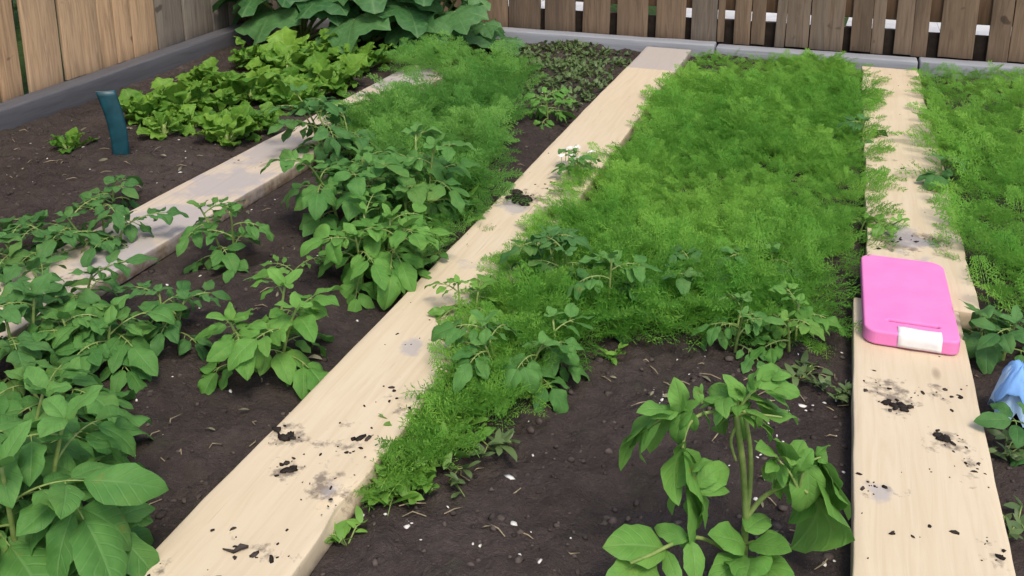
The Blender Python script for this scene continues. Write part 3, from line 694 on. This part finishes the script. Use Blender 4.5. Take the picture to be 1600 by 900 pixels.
fronds(mb, pts, r, .12, .22, lambda x, y: .9 + .5 * float(fbm(np.array([x + 7]), np.array([y]), 2.3, 2)[0]))
for (x, y) in scatter(70, [(.355, 2.5), (.40, 2.5), (.40, 4.8), (.355, 4.8)], r):
    put(mb, FR[r.randint(8)], np.array([x + .015, y, .0]), frame(sph(pi + r.uniform(-1.0, 1.0), r.uniform(.6, 1.2)), roll=r.uniform(-.5, .5)), r.uniform(.08, .15), r.uniform(.2, .9))
tag(mb.build('carrot_tops', M['feather'], smooth=False), 'dense mat of fine green carrot tops right of the far plank', 'carrot tops', kind='stuff')
r = RS(8); mb = MB()
pts = scatter(900, [G(570, 270), G(640, 330), G(770, 330), G(790, 250), G(800, 190), (-1.33, 3.9), (-1.42, 4.3), (-1.62, 4.3), (-1.60, 3.8), G(640, 175), G(560, 195)], r)
fronds(mb, pts, r, .11, .21)
fronds(mb, scatter(190, [G(600, 330), G(770, 330), G(745, 370), G(700, 410), G(560, 420)], r), r, .07, .13)
for (x, y) in scatter(90, [(-1.70, 3.0), (-1.64, 3.0), (-1.64, 3.55), (-1.70, 3.55)], r) + scatter(130, [(-1.95, 3.95), (-1.60, 3.85), (-1.55, 4.3), (-1.95, 4.3)], r):
    put(mb, FR[r.randint(8)], np.array([x + .02, y, .0 if x > -1.68 else PT]), frame(sph(pi + r.uniform(-1.3, 1.3), r.uniform(.5, 1.2)), roll=r.uniform(-.5, .5)), r.uniform(.12, .2), r.uniform(.2, .9))
tag(mb.build('carrot_tops', M['feather_blue'], smooth=False), 'feathery clump of carrot tops between the weathered plank and the middle plank', 'carrot tops', kind='stuff')

# sparse low weeds on the soil at the far end left of the middle plank
def weed_patch(mb, x, y, z, r, n, L, spread=.03, el=(.2, 1.1)):
    for i in range(n):
        az = r.uniform(0, 6.28); q = np.array([x, y, z]) + np.append(r.normal(0, spread, 2), r.uniform(0, .015))
        put(mb, NAR[r.randint(5)] if r.rand() < .6 else OV[r.randint(24)], q, frame(sph(az, r.uniform(*el)), roll=r.uniform(-.5, .5)), L * r.uniform(.6, 1.3), r.uniform(.1, .9))
r = RS(9); mb = MB()
for (x, y) in scatter(390, [(-1.35, 3.75), (-.99, 3.75), (-.99, 4.86), (-1.7, 4.86), (-1.5, 4.3)], r): weed_patch(mb, x, y, sz(x, y), r, 5, .028, .024)
tag(mb.build('sprouting_weeds', M['greyweed']), 'thin grey green weeds sprouting on soil beside the far end of the middle plank', 'weeds', kind='stuff')

# ------------------------------------------------------------------ single weeds on the soil
def weed(px_, py_, label, seed, n=22, L=.04, spread=.03, mat='weed', up=0):
    r = RS(seed); b = at(px_, py_, 0); b[2] = sz(b[0], b[1]); root = empty('weed', b, label, 'weed', 'small weeds on the soil')
    mf, ms = MB(), MB()
    for k in range(max(3, n // 5)):
        az = r.uniform(0, 6.28); tip = np.array([cos(az), sin(az), 0]) * spread * r.uniform(.6, 1.6) + np.array([0, 0, r.uniform(.01, .03) + up])
        P = np.array([np.array([0, 0, -.004]), tip * .5 + [0, 0, .012], tip]); ms.tube(P, [.0016, .0013, .0008], 4)
        for j in range(5):
            t = r.uniform(.3, 1); q = P[0] * (1 - t) ** 2 + 2 * P[1] * t * (1 - t) + P[2] * t * t
            put(mf, NAR[r.randint(5)], q, frame(sph(r.uniform(0, 6.28), r.uniform(.0, .9)), roll=r.uniform(-.5, .5)), L * r.uniform(.6, 1.2), r.uniform(.2, .9))
    mf.build('foliage', M[mat], root); ms.build('stem', M['stem'], root)
r = RS(12); mb = MB()
for (x, y) in scatter(110, [(-.71, 2.0), (-.60, 1.9), (-.60, 1.5), (-.64, 1.32), (-.71, 1.25)], r): weed_patch(mb, x, y, .01, r, 5, .038, .022, (.3, 1.3))
tag(mb.build('chickweed', M['weed']), 'strip of small leafy chickweed along the right foot of the middle plank', 'weeds', kind='stuff')
weed(620, 765, 'bright weed at the foot of the middle plank on the bare soil side', 1, 40, .045, .05)
weed(655, 705, 'weed creeping out from under the carrot tops along the middle plank', 2, 40, .05, .05, up=.02)
weed(542, 848, 'lowest small weed tucked against the right edge of the middle plank', 3, 26, .032, .03)
weed(768, 700, 'flat grey green weed on bare soil below the carrot bed', 4, 26, .04, .04, 'greyweed')
weed(958, 560, 'tiny seedling standing on bare soil in front of the carrot bed', 5, 14, .03, .02)
weed(700, 745, 'scrappy dull weed on the soil right of the bright one', 6, 16, .03, .05, 'greyweed')
weed(1040, 520, 'yellowish weed tuft at the front edge of the carrot bed', 7, 34, .04, .035, up=.03)
weed(1250, 590, 'straggly dull weed on the soil left of the pink pad', 8, 30, .035, .05, 'greyweed')
weed(1310, 620, 'mossy weed against the left edge of the plank with the pink pad', 9, 30, .025, .03, 'greyweed')
weed(1570, 710, 'flat mossy weed on the soil right of the near plank', 10, 34, .03, .05, 'greyweed')
weed(1590, 820, 'pale speckled weed at the right frame edge beside the near plank', 14, 26, .03, .04, 'greyweed')
weed(740, 320, 'bright yellow green weed against the left edge of the middle plank', 11, 46, .045, .06, up=.03)
weed(650, 460, 'dark little weed under the potato plant touching the middle plank', 12, 26, .03, .05)
def seedling(px_, py_, label, seed, mat='potato_bright'):
    r = RS(seed); b = at(px_, py_, 0); b[2] = sz(b[0], b[1]); root = empty('seedling', b, label, 'seedling')
    mf, ms = MB(), MB(); compound(mf, ms, (0, 0, 0), radians(20), .9, .10, .042, 3, r, .6, .0016, 1.0); compound(mf, ms, (0, 0, 0), radians(190), .8, .06, .04, 2, r, .5, .0016, 1.0)
    mf.build('foliage', M[mat], root); ms.build('stem', M['stem'], root)
seedling(460, 442, 'seedling with a ladder of small narrow leaves on open soil between the left planks', 51)

# ------------------------------------------------------------------ lettuces
def lettuce_leaf(seed):
    r = RS(seed); nu, nv = 13, 18; V = []; A = []; Q = []; ph = r.uniform(0, 6, 4)
    for i in range(nu + 1):
        u = i / nu; w = .06 + .33 * np.sin(pi * min(1, .04 + u * .74) ** 1.25) ** 1.0
        th = -.05 + 1.25 * u ** 2.2; x = u * (1 - .22 * u ** 2); z = .10 * u - .20 * u ** 3
        for j in range(nv + 1):
            v = -1 + 2 * j / nv; av = abs(v)
            ruf = (.045 * av ** 2 + .03 * u ** 4) * np.sin(u * 13 + v * 5 + ph[0]) + .060 * av ** 3 * u * np.sin(u * 25 + ph[1] + v) + .03 * u ** 4 * np.sin(v * 8 + ph[2])
            bl = .014 * np.sin(u * 26 + ph[2]) * np.sin(v * 9 + ph[3])
            V.append((x - .30 * v * v * u ** 2 * .9 + .02 * u ** 3 * np.sin(9 * v + ph[3]), v * w * (1 + .06 * np.sin(u * 17 + ph[2])), z + .30 * av ** 1.6 * w + ruf + bl)); A.append((u, v, 0))
    for i in range(nu):
        for j in range(nv):
            a = i * (nv + 1) + j; Q.append((a, a + nv + 1, a + nv + 2, a + 1))
    return np.array(V), np.array(Q), np.array(A)
LT = [lettuce_leaf(i) for i in range(6)]
def lettuce(px_, py_, size, n, label, seed, mat='lettuce', bright=.5, loose=0.0):
    loose = .45 if seed % 2 else .15
    r = RS(seed); b = at(px_, py_, 0); b[2] = sz(b[0], b[1]); root = empty('lettuce', b, label, 'lettuce', 'lettuces in the left bed'); mf = MB(); ms_ = MB()
    n = int(n * 1.7)
    for k in range(n):
        t = (k + .5) / n; az = k * 2.4 + r.uniform(-.5, .5); el = .35 - loose * .5 + (.95 + .2 * loose) * t * r.uniform(.6, 1.2)
        o0 = np.array([cos(az), sin(az), 0]) * size * .30 * r.uniform(.1, 1) + [0, 0, size * .24 * t * r.uniform(.4, 1.2)]
        ms_.tube([np.array([0, 0, -.004]), o0 * [.6, .6, .5], o0 + np.array([cos(az), sin(az), .6]) * .006], [.0032, .0026, .0018], 5)
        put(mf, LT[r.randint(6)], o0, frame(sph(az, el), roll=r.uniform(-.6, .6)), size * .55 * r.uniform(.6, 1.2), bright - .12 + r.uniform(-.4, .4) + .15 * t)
    mf.build('foliage', M[mat], root)
    ms_.tube([(0, 0, -.01), (0, 0, .02), (0, 0, .035)], [.010, .009, .005], 8); ms_.build('stem', M['stem'], root)
lettuce(112, 238, .13, 9, 'small lettuce seedling alone on soil left of the teal marker', 1, bright=.3)
lettuce(232, 200, .22, 13, 'lettuce right behind the teal marker', 2, bright=.45)
lettuce(285, 186, .27, 15, 'large yellow green lettuce with one tall leaf, nearest the left beam', 3, bright=.75)
lettuce(355, 226, .22, 14, 'pale rosette lettuce at the front of the lettuces by the weathered plank', 4, bright=.6)
lettuce(392, 158, .27, 15, 'bright frilly lettuce in the thick of the lettuce patch', 5, bright=.5)
lettuce(330, 140, .24, 13, 'lettuce near the left beam, behind the large yellow green one', 6, bright=.5)
lettuce(450, 118, .32, 17, 'tallest frilly lettuce just in front of the dark big leaved plants', 7, bright=.6)
lettuce(462, 172, .24, 14, 'lettuce beside the weathered plank behind the pale rosette', 8, bright=.35)
lettuce(515, 142, .27, 15, 'lettuce by the weathered plank between the tallest lettuce and the feathery carrots', 9, bright=.45)
lettuce(570, 108, .27, 14, 'farthest lettuce at the end of the weathered plank', 10, bright=.4)
lettuce(410, 208, .17, 12, 'small dull lettuce on the edge of the weathered plank', 12, bright=.2)
lettuce(258, 218, .17, 11, 'small lettuce leaning over dry leaf scraps in front of the large yellow green one', 13, bright=.5)
lettuce(305, 205, .17, 11, 'low loose lettuce between the pale rosette and the large yellow green one', 17, bright=.35)
lettuce(440, 145, .22, 12, 'spreading lettuce between the bright frilly one and the tallest one', 19, bright=.4)
lettuce(345, 182, .20, 12, 'spreading lettuce directly behind the pale rosette', 21, bright=.45)
lettuce(485, 118, .22, 12, 'loose lettuce just right of the tallest frilly one', 23, bright=.5)
lettuce(395, 112, .24, 13, 'lettuce under the dark big leaves at the left beam', 14, bright=.35)
lettuce(515, 98, .27, 14, 'lettuce with pale ribs tucked under the largest dark leaf', 15, bright=.55)

# ------------------------------------------------------------------ big leaved plants in the corner
def big_leaf(seed, lob=5):
    r = RS(seed); nr, na = 7, 36; V = [(0, 0, 0)]; A = [(0, 0, 0)]; Q = []; ph = r.uniform(0, 6, 4)
    for i in range(1, nr + 1):
        rr = i / nr
        for k in range(na):
            t = 2 * pi * k / na; lobe = 1 + .16 * cos(lob * t + .0) + .05 * np.sin(11 * t + ph[0]) + .03 * np.sin(17 * t + ph[1])
            notch = 1 - .72 * np.exp(-((abs(t - pi)) / .28) ** 2); R = .5 * lobe * notch * (1.12 + .25 * cos(t))
            x = rr * R * cos(t); y = rr * R * np.sin(t) * .95
            z = -.30 * rr ** 2 * (.25 + .4 * cos(t) ** 2) + .05 * rr ** 2 * np.sin(5 * t + ph[2]) + .045 * rr ** 3 * np.sin(13 * t + ph[3]) + .06 * rr * abs(np.sin(lob * t / 2)) 
            V.append((x, y, z)); A.append((.15 + .7 * rr, np.sin(lob * t / 2) * .9, 0))
    for k in range(na): Q.append((0, 1 + k, 1 + (k + 1) % na, 1 + (k + 1) % na))
    for i in range(nr - 1):
        for k in range(na):
            a = 1 + i * na; Q.append((a + k, a + na + k, a + na + (k + 1) % na, a + (k + 1) % na))
    return np.array(V), np.array(Q), np.array(A)
BL = [big_leaf(i, 5 + i % 3) for i in range(6)]
def big_plant(x, y, n, h, size, label, seed, lean):
    r = RS(seed); b = np.array([x, y, sz(x, y)]); root = empty('broad_leaved_plant', b, label, 'plant', 'broad leaved plants in the fence corner'); mf, ms = MB(), MB()
    for k in range(n):
        t = (k + .5) / n; az = k * 2.4 + r.uniform(-.4, .4); hh = h * (.30 + .75 * t) * r.uniform(.85, 1.1); out = size * (1.5 - .9 * t) * r.uniform(.7, 1.1)
        e = np.array([cos(az) * out + lean[0] * t, np.sin(az) * out * .8 + lean[1] * (1 - .3 * t), hh])
        P = np.array([(0, 0, 0), e * [.35, .35, .55], e * [.75, .75, .9], e]); q = np.array([(1 - s) ** 3 * P[0] + 3 * s * (1 - s) ** 2 * P[1] + 3 * s * s * (1 - s) * P[2] + s ** 3 * P[3] for s in np.linspace(0, 1, 9)])
        ms.tube(q, np.linspace(.010, .005, 9), 7)
        d = np.array([cos(az), np.sin(az), -.25 - .3 * r.rand()]) + np.array([.2, -.75, 0])
        put(mf, BL[r.randint(6)], e, frame(d, roll=r.uniform(-.4, .4)), size * r.uniform(.85, 1.25), np.clip(.3 + .4 * t + r.uniform(-.4, .4), 0, 1))
    mf.build('foliage', M['bigleaf'], root); ms.build('stem', M['stem'], root)
big_plant(-2.80, 4.55, 15, .50, .27, 'dark broad leaved plant in the very corner of the fences above the left beam', 61, (.0, -.05))
big_plant(-2.42, 4.62, 16, .48, .29, 'dark broad leaved plant in the middle of the corner group, with the largest leaf', 62, (0, -.05))
big_plant(-2.06, 4.66, 13, .40, .23, 'dark broad leaved plant at the right end of the corner group against the back fence', 63, (0, -.02))
big_plant(-1.86, 4.72, 8, .20, .14, 'low dark leafy plant where the back beam comes out from behind the corner group', 64, (0, 0))

# ------------------------------------------------------------------ hedge behind the left fence (green glimpsed through the gap)
r = RS(70); hd = empty('hedge', (-4.6, 3.2, 0), 'green hedge glimpsed through the gap between boards of the left fence', 'hedge'); mf, ms = MB(), MB()
for k in range(1800):
    q = np.array([r.normal(0, .25), r.uniform(-1.6, 1.6), r.uniform(.05, 1.5)]); put(mf, NAR[r.randint(5)], q, frame(sph(r.uniform(0, 6.28), r.uniform(-.5, 1)), roll=r.uniform(-1, 1)), r.uniform(.08, .15), r.rand())
for k in range(9): y = -1.5 + .37 * k; ms.tube([(0, y, -.02), (.02, y + .05, .7), (-.03, y, 1.3)], [.02, .014, .006], 6)
mf.build('foliage', M['greyweed'], hd); ms.build('stem', M['rail'], hd)

# ------------------------------------------------------------------ pink kneeling pad
def extruded(outline_list, thick, bevel, name):
    cu = bpy.data.curves.new(name, 'CURVE'); cu.dimensions = '2D'; cu.fill_mode = 'BOTH'; cu.extrude = thick / 2 - bevel; cu.bevel_depth = bevel; cu.bevel_resolution = 3; cu.offset = -bevel
    for pts in outline_list:
        s = cu.splines.new('POLY'); s.points.add(len(pts) - 1); s.use_cyclic_u = True
        for p, (x, y) in zip(s.points, pts): p.co = (x, y, 0, 1)
    o = bpy.data.objects.new(name, cu); COL.objects.link(o); dg = bpy.context.evaluated_depsgraph_get(); me = bpy.data.meshes.new_from_object(o.evaluated_get(dg)); bpy.data.objects.remove(o)
    return me
def rrect(w, h, rs, n=8):
    out = []
    for (cx, cy, a0, q) in ((w / 2, h / 2, 0, rs[0]), (-w / 2, h / 2, 90, rs[1]), (-w / 2, -h / 2, 180, rs[2]), (w / 2, -h / 2, 270, rs[3])):
        sx, sy = (1 if cx > 0 else -1), (1 if cy > 0 else -1)
        for k in range(n + 1): t = radians(a0 + 90 * k / n); out.append((cx - sx * q + q * cos(t), cy - sy * q + q * np.sin(t)))
    return out
pad_t = .034; PW, PH = .196, .415
padc = np.array([.2035, 2.255, PT + .003])
pad = empty('kneeling_pad', padc, 'pink foam kneeling pad with a white label, lying on the right plank', 'kneeling pad'); pad.rotation_euler[2] = radians(.8)
slot_c = at(1426, 507, PT + pad_t); sx, sy = slot_c[0] - padc[0], slot_c[1] - padc[1]
hole = [(sx - .050, sy - .005), (sx + .050, sy - .006), (sx + .054, sy - .001), (sx + .050, sy + .004), (sx - .050, sy + .005), (sx - .055, sy)]
me = extruded([rrect(PW, PH, (.035, .030, .030, .022)), hole[::-1]], pad_t, .005, 'pad_body')
for pl in me.polygons: pl.use_smooth = False
me.materials.clear(); me.materials.append(M['pink'])
o = bpy.data.objects.new('pad_body', me); COL.objects.link(o); o.parent = pad; o.location = (0, 0, pad_t / 2)
mb = MB(); box_mb(mb, (sx - .052, sy - .005, .006), (sx + .051, sy + .0045, pad_t - .011), bev=.001); mb.build('handle_slot', M['pink_dark'], pad, smooth=False)
# label folded over the front edge
yl = -PH / 2
prof = [(yl + .033, pad_t + .0006), (yl + .026, pad_t + .0030), (yl + .018, pad_t + .0018), (yl + .006, pad_t + .0012), (yl + .0015, pad_t - .001), (yl - .0012, pad_t - .005), (yl - .0014, .018), (yl - .0012, .010), (yl - .001, .004)]
x0, x1 = at(1402, 530, PT + pad_t)[0] - padc[0], at(1470, 530, PT + pad_t)[0] - padc[0]
mb = MB(); V = []; nx = 8
for i, (yy, zz) in enumerate(prof):
    for k in range(nx + 1):
        t = k / nx; V.append((x0 + (x1 - x0) * t, yy + .0008 * np.sin(9 * t + i), zz + .0009 * np.sin(6 * t + i * 1.3) * (i < 5)))
Q = [(i * (nx + 1) + k, (i + 1) * (nx + 1) + k, (i + 1) * (nx + 1) + k + 1, i * (nx + 1) + k + 1) for i in range(len(prof) - 1) for k in range(nx)]
mb.add(V, Q); o = mb.build('label', M['white_label'], pad); so = o.modifiers.new('s', 'SOLIDIFY'); so.thickness = .0007; so.offset = 1

# ------------------------------------------------------------------ teal row marker
b = at(190, 256, 0); b[2] = sz(b[0], b[1]); hm = height_at(b, 143) - b[2]
mk = MB(); V = []; A = []; nu, nv = 14, 8; wd = .064
for i in range(nu + 1):
    t = i / nu
    for j in range(nv + 1):
        s = -1 + 2 * j / nv; cxs = -.028 * t + .012 * np.sin(3.1 * t)
        V.append((cxs + s * wd / 2 * (1 - .16 * (1 - t)), .006 * s * s + .012 * t * t, -.02 + (hm + .02) * t))
Q = [(i * (nv + 1) + j, i * (nv + 1) + j + 1, (i + 1) * (nv + 1) + j + 1, (i + 1) * (nv + 1) + j) for i in range(nu) for j in range(nv)]
mk.add(V, Q); o = mk.build('row_marker', [M['teal'], M['teal_lit_edge']]); so = o.modifiers.new('s', 'SOLIDIFY'); so.thickness = .0028; so.offset = 0; so.material_offset_rim = 1
o.location = b; o.rotation_euler[2] = radians(36)
tag(o, 'curved teal plastic strip standing in soil as a row marker by the lettuces', 'marker')

# ------------------------------------------------------------------ crumpled blue cloth
def cloth():
    b = at(1584, 662, 0); b[2] = sz(b[0], b[1]); root = empty('blue_cloth', b, 'crumpled blue cloth on the soil at the right frame edge, partly under leaves', 'cloth')
    r = RS(4); m1 = MB(); na, nr = 40, 16; V = []
    for i in range(nr + 1):
        t = i / nr; rad = .012 + .060 * t ** .7; zz = .105 - .098 * t ** 1.6
        for k in range(na):
            a = 2 * pi * k / na; ripple = 1 + .16 * t * np.sin(5 * a + 1.0) + .07 * t * np.sin(9 * a + 3 * t)
            V.append((rad * ripple * cos(a) * 1.05 - .02 * t * (1 - t), rad * ripple * np.sin(a), max(.003, zz + .018 * t * np.sin(4 * a + 2) + .007 * np.sin(11 * a + 8 * t))))
    Q = [(i * na + k, (i + 1) * na + k, (i + 1) * na + (k + 1) % na, i * na + (k + 1) % na) for i in range(nr) for k in range(na)]
    V.append((0, 0, .107)); Q += [(k, (k + 1) % na, len(V) - 1, len(V) - 1) for k in range(na)]
    m1.add(V, Q); o = m1.build('lower_fold', M['bluepale'], root)
    m2 = MB(); V = []
    for i in range(nr + 1):
        t = i / nr; rad = .014 + .062 * t ** .8; zz = .113 - .062 * t ** 1.5
        for k in range(na):
            a = 2 * pi * k / na; ripple = 1 + .12 * t * np.sin(3 * a + 2.5) + .06 * t * np.sin(7 * a)
            V.append((rad * ripple * cos(a), rad * ripple * np.sin(a), zz + .020 * t * np.sin(3 * a + 1.1) + .004 * np.sin(13 * a + 5 * t)))
    Q = [(i * na + k, (i + 1) * na + k, (i + 1) * na + (k + 1) % na, i * na + (k + 1) % na) for i in range(nr) for k in range(na)]
    V.append((0, 0, .114)); Q += [(k, (k + 1) % na, len(V) - 1, len(V) - 1) for k in range(na)]
    root.scale = (.58, .58, 1.05)
    m2.add(V, Q); o = m2.build('top_fold', M['blue'], root); so = o.modifiers.new('s', 'SOLIDIFY'); so.thickness = .002
cloth()

# ------------------------------------------------------------------ crumbs, flecks, litter
def rock_t(seed, sub=1):
    import bmesh
    bm = bmesh.new(); bmesh.ops.create_icosphere(bm, subdivisions=sub, radius=.5); r = RS(seed)
    V = np.array([v.co for v in bm.verts]); V *= (1 + r.uniform(-.38, .38, len(V)))[:, None]; V = V * r.uniform(.7, 1.3, 3); Q = np.array([[v.index for v in f.verts] + [f.verts[2].index] for f in bm.faces]); bm.free()
    return V, Q, np.zeros((len(V), 3))
RK = [rock_t(i) for i in range(8)]; RK2 = [rock_t(20 + i, 2) for i in range(5)]
def rotz(a): return np.array([[cos(a), np.sin(a), 0], [-np.sin(a), cos(a), 0], [0, 0, 1]])
def crumb(mb, x, y, z, s, r, flat=.6, long=1.0, mi=0, T=RK):
    V, Q, A = T[r.randint(len(T))]; W = (V * [s * long, s, s * flat]) @ rotz(r.uniform(0, 6.28)); mb.add(W + [x, y, z], Q, A, mi)
def on_plank(x, y):
    return any(a - .01 < x < b + .01 and c < y < d for a, b, c, d in PLK.values())
r = RS(31); mb = MB()
P = r.uniform((-3.0, .9), (1.6, 4.9), (15000, 2)); keep = [q for q in P if not on_plank(*q)]; keep = np.array(keep); Z = soil_z(keep[:, 0], keep[:, 1])
for (x, y), z in zip(keep, Z):
    s = .004 + .014 * r.rand() ** 3.5; crumb(mb, x, y, z + s * .02, s, r, .7, 1.2, 0 if r.rand() < .55 else 1)
o = mb.build('soil_crumbs', [M['clod'], M['clod_light']], smooth=False); tag(o, 'dark crumbs of earth strewn over the bare soil', 'soil crumbs', kind='stuff')
r = RS(32); mb = MB()
P = [q for q in r.uniform((-3.0, .9), (1.6, 4.2), (900, 2)) if not on_plank(*q)]
for reg, n in (((1000, 1330, 560, 640), 70), ((1180, 1320, 620, 880), 60), ((240, 470, 600, 800), 25), ((560, 900, 640, 880), 40), ((0, 300, 230, 300), 40), ((380, 560, 270, 560), 25)):
    for k in range(n):
        q = at(r.uniform(reg[0], reg[1]), r.uniform(reg[2], reg[3]), 0)
        if not on_plank(q[0], q[1]): P.append(q[:2])
for k, (x, y) in enumerate(P):
    z = sz(x, y); t = r.rand()
    if t < .34: crumb(mb, x, y, z + .001, 0.0035 + .007 * r.rand() ** 2, r, .5, r.uniform(1, 2.2), 0)
    elif t < .62:
        a = r.uniform(0, 6.28); L = r.uniform(.012, .05); p = np.array([x, y, z + .003]); d = np.array([cos(a), np.sin(a), 0]) * L; mb.tube([p, p + d * .5 + [r.normal(0, .004), r.normal(0, .004), .004], p + d], [.0012, .0014, .0008], 4, mi=1)
    elif t < .74: 
        V, Q, A = NAR[r.randint(5)]; mb.add((V * [1, .7, 1.6] * r.uniform(.014, .036)) @ frame(sph(r.uniform(0, 6.28), r.uniform(-.1, .3)), roll=r.uniform(-1, 1)) + [x, y, z + .004], Q, A, 2)
    else: crumb(mb, x, y, z + .002, .006 + .008 * r.rand(), r, .6, 1.3, 3)
o = mb.build('soil_litter', [M['speck'], M['straw'], M['deadleaf'], M['clod_light']]); tag(o, 'white flecks, straw and dead leaf scraps scattered on the soil', 'litter', kind='stuff')
# crumbs on the planks, thickest at the trodden places
r = RS(33); mb = MB()
for (bl, n) in ((mid_blobs, 16), (near_blobs, 16), (far_blobs, 8), (left_blobs, 6)):
    key = {id(mid_blobs): 'mid', id(near_blobs): 'near', id(far_blobs): 'far', id(left_blobs): 'left'}[id(bl)]; x0, x1, y0, y1 = PLK[key]
    for (bx, by, s, a) in bl:
        for k in range(int(n * a)):
            x, y = bx + r.normal(0, s * .55), by + r.normal(0, s * .55)
            if x0 + .006 < x < x1 - .006 and y0 < y < y1: q = .0025 + .009 * r.rand() ** 3; crumb(mb, x, y, PT + q * .1, q, r, .45, r.uniform(1, 2.2), 0 if r.rand() < .8 else 1)
    for k in range(14):
        x, y = r.uniform(x0 + .01, x1 - .01), r.uniform(y0, y1); q = .002 + .003 * r.rand(); crumb(mb, x, y, PT + q * .1, q, r, .5, 1.5, 0)
o = mb.build('plank_crumbs', [M['earth_black'], M['clod']], smooth=False); tag(o, 'crumbs of dark earth trodden onto the pale planks', 'soil crumbs', kind='stuff')
def clod(px_, py_, w, l, label, seed, n=6):
    r = RS(seed); b = at(px_, py_, PT); m = MB()
    for k in range(n):
        q = np.array([r.normal(0, w * .35), r.normal(0, l * .35)]); s = r.uniform(.35, .7) * min(w, l); crumb(m, q[0], q[1], s * .12, s, r, .5, 1.5, 0, RK2)
    o = m.build('earth_clod', M['earth_black']); o.location = (b[0], b[1], PT + .001); tag(o, label, 'clod')
clod(447, 680, .030, .022, 'upper of two dark clods near the left edge of the middle plank', 1)
clod(452, 736, .022, .022, 'lower of two dark clods near the left edge of the middle plank', 2, 5)
clod(1400, 635, .040, .026, 'largest dark clod, on the right plank in front of the pink pad', 3, 9)
clod(1478, 690, .022, .028, 'crumbly clod on the right half of the near plank below the pink pad', 4, 6)
clod(810, 313, .07, .05, 'brown clod of earth across the middle plank beside the carrot row', 5, 8)
m = MB(); p = at(365, 862, PT + .003); q = at(388, 854, PT + .004); m.tube([p - [.02, 0, 0], p, (p + q) / 2 + [0, 0, .005], q], [.001, .003, .005, .002], 6)
tag(m.build('curled_leaf', M['clod']), 'thin dark curled leaf scrap near the bottom of the middle plank', 'leaf')

# ------------------------------------------------------------------ light, sky, camera
SUN_EL, SUN_AZ = radians(58), radians(-35)       # azimuth measured from -Y (behind the camera) towards +X
w = bpy.data.worlds.new('World'); scn.world = w; w.use_nodes = True; nt = w.node_tree; nt.nodes.clear()
sky = nt.nodes.new('ShaderNodeTexSky'); sky.sky_type = 'NISHITA'; sky.sun_disc = False; sky.sun_elevation = SUN_EL
sky.air_density = 1.0; sky.dust_density = 3.0; sky.ozone_density = .6
bg = nt.nodes.new('ShaderNodeBackground'); bg.inputs[1].default_value = .15; ow = nt.nodes.new('ShaderNodeOutputWorld')
nt.links.new(sky.outputs[0], bg.inputs[0]); nt.links.new(bg.outputs[0], ow.inputs[0])
sdir = np.array([cos(SUN_EL) * np.sin(radians(38)), -cos(SUN_EL) * cos(radians(38)), np.sin(SUN_EL)])   # towards the sun: behind the camera, to the right
sky.sun_rotation = math.atan2(sdir[0], sdir[1])
sl = bpy.data.lights.new('sun', 'SUN'); sl.energy = 1.3; sl.angle = radians(16); sl.color = (1, .93, .80)
so = bpy.data.objects.new('sun', sl); COL.objects.link(so)
import mathutils
so.rotation_euler = mathutils.Vector(sdir).to_track_quat('Z', 'Y').to_euler()
cam = bpy.data.cameras.new('camera'); cam.sensor_fit = 'HORIZONTAL'; cam.sensor_width = 36; cam.lens = F / 1600 * 36
cam.shift_y = -(450 - PY) / 1600; cam.clip_start = .02; cam.clip_end = 500
co = bpy.data.objects.new('camera', cam); COL.objects.link(co); co.location = tuple(EYE); co.rotation_euler = (pi / 2 - PIT, 0, YAW); scn.camera = co
scn.view_settings.view_transform = 'Standard'; scn.view_settings.look = 'None'; scn.view_settings.exposure = 0.62; scn.view_settings.gamma = 1; scn.view_settings.use_curve_mapping = False
scn.render.engine = 'CYCLES'; scn.cycles.max_bounces = 6; scn.cycles.diffuse_bounces = 3; scn.cycles.use_denoising = True
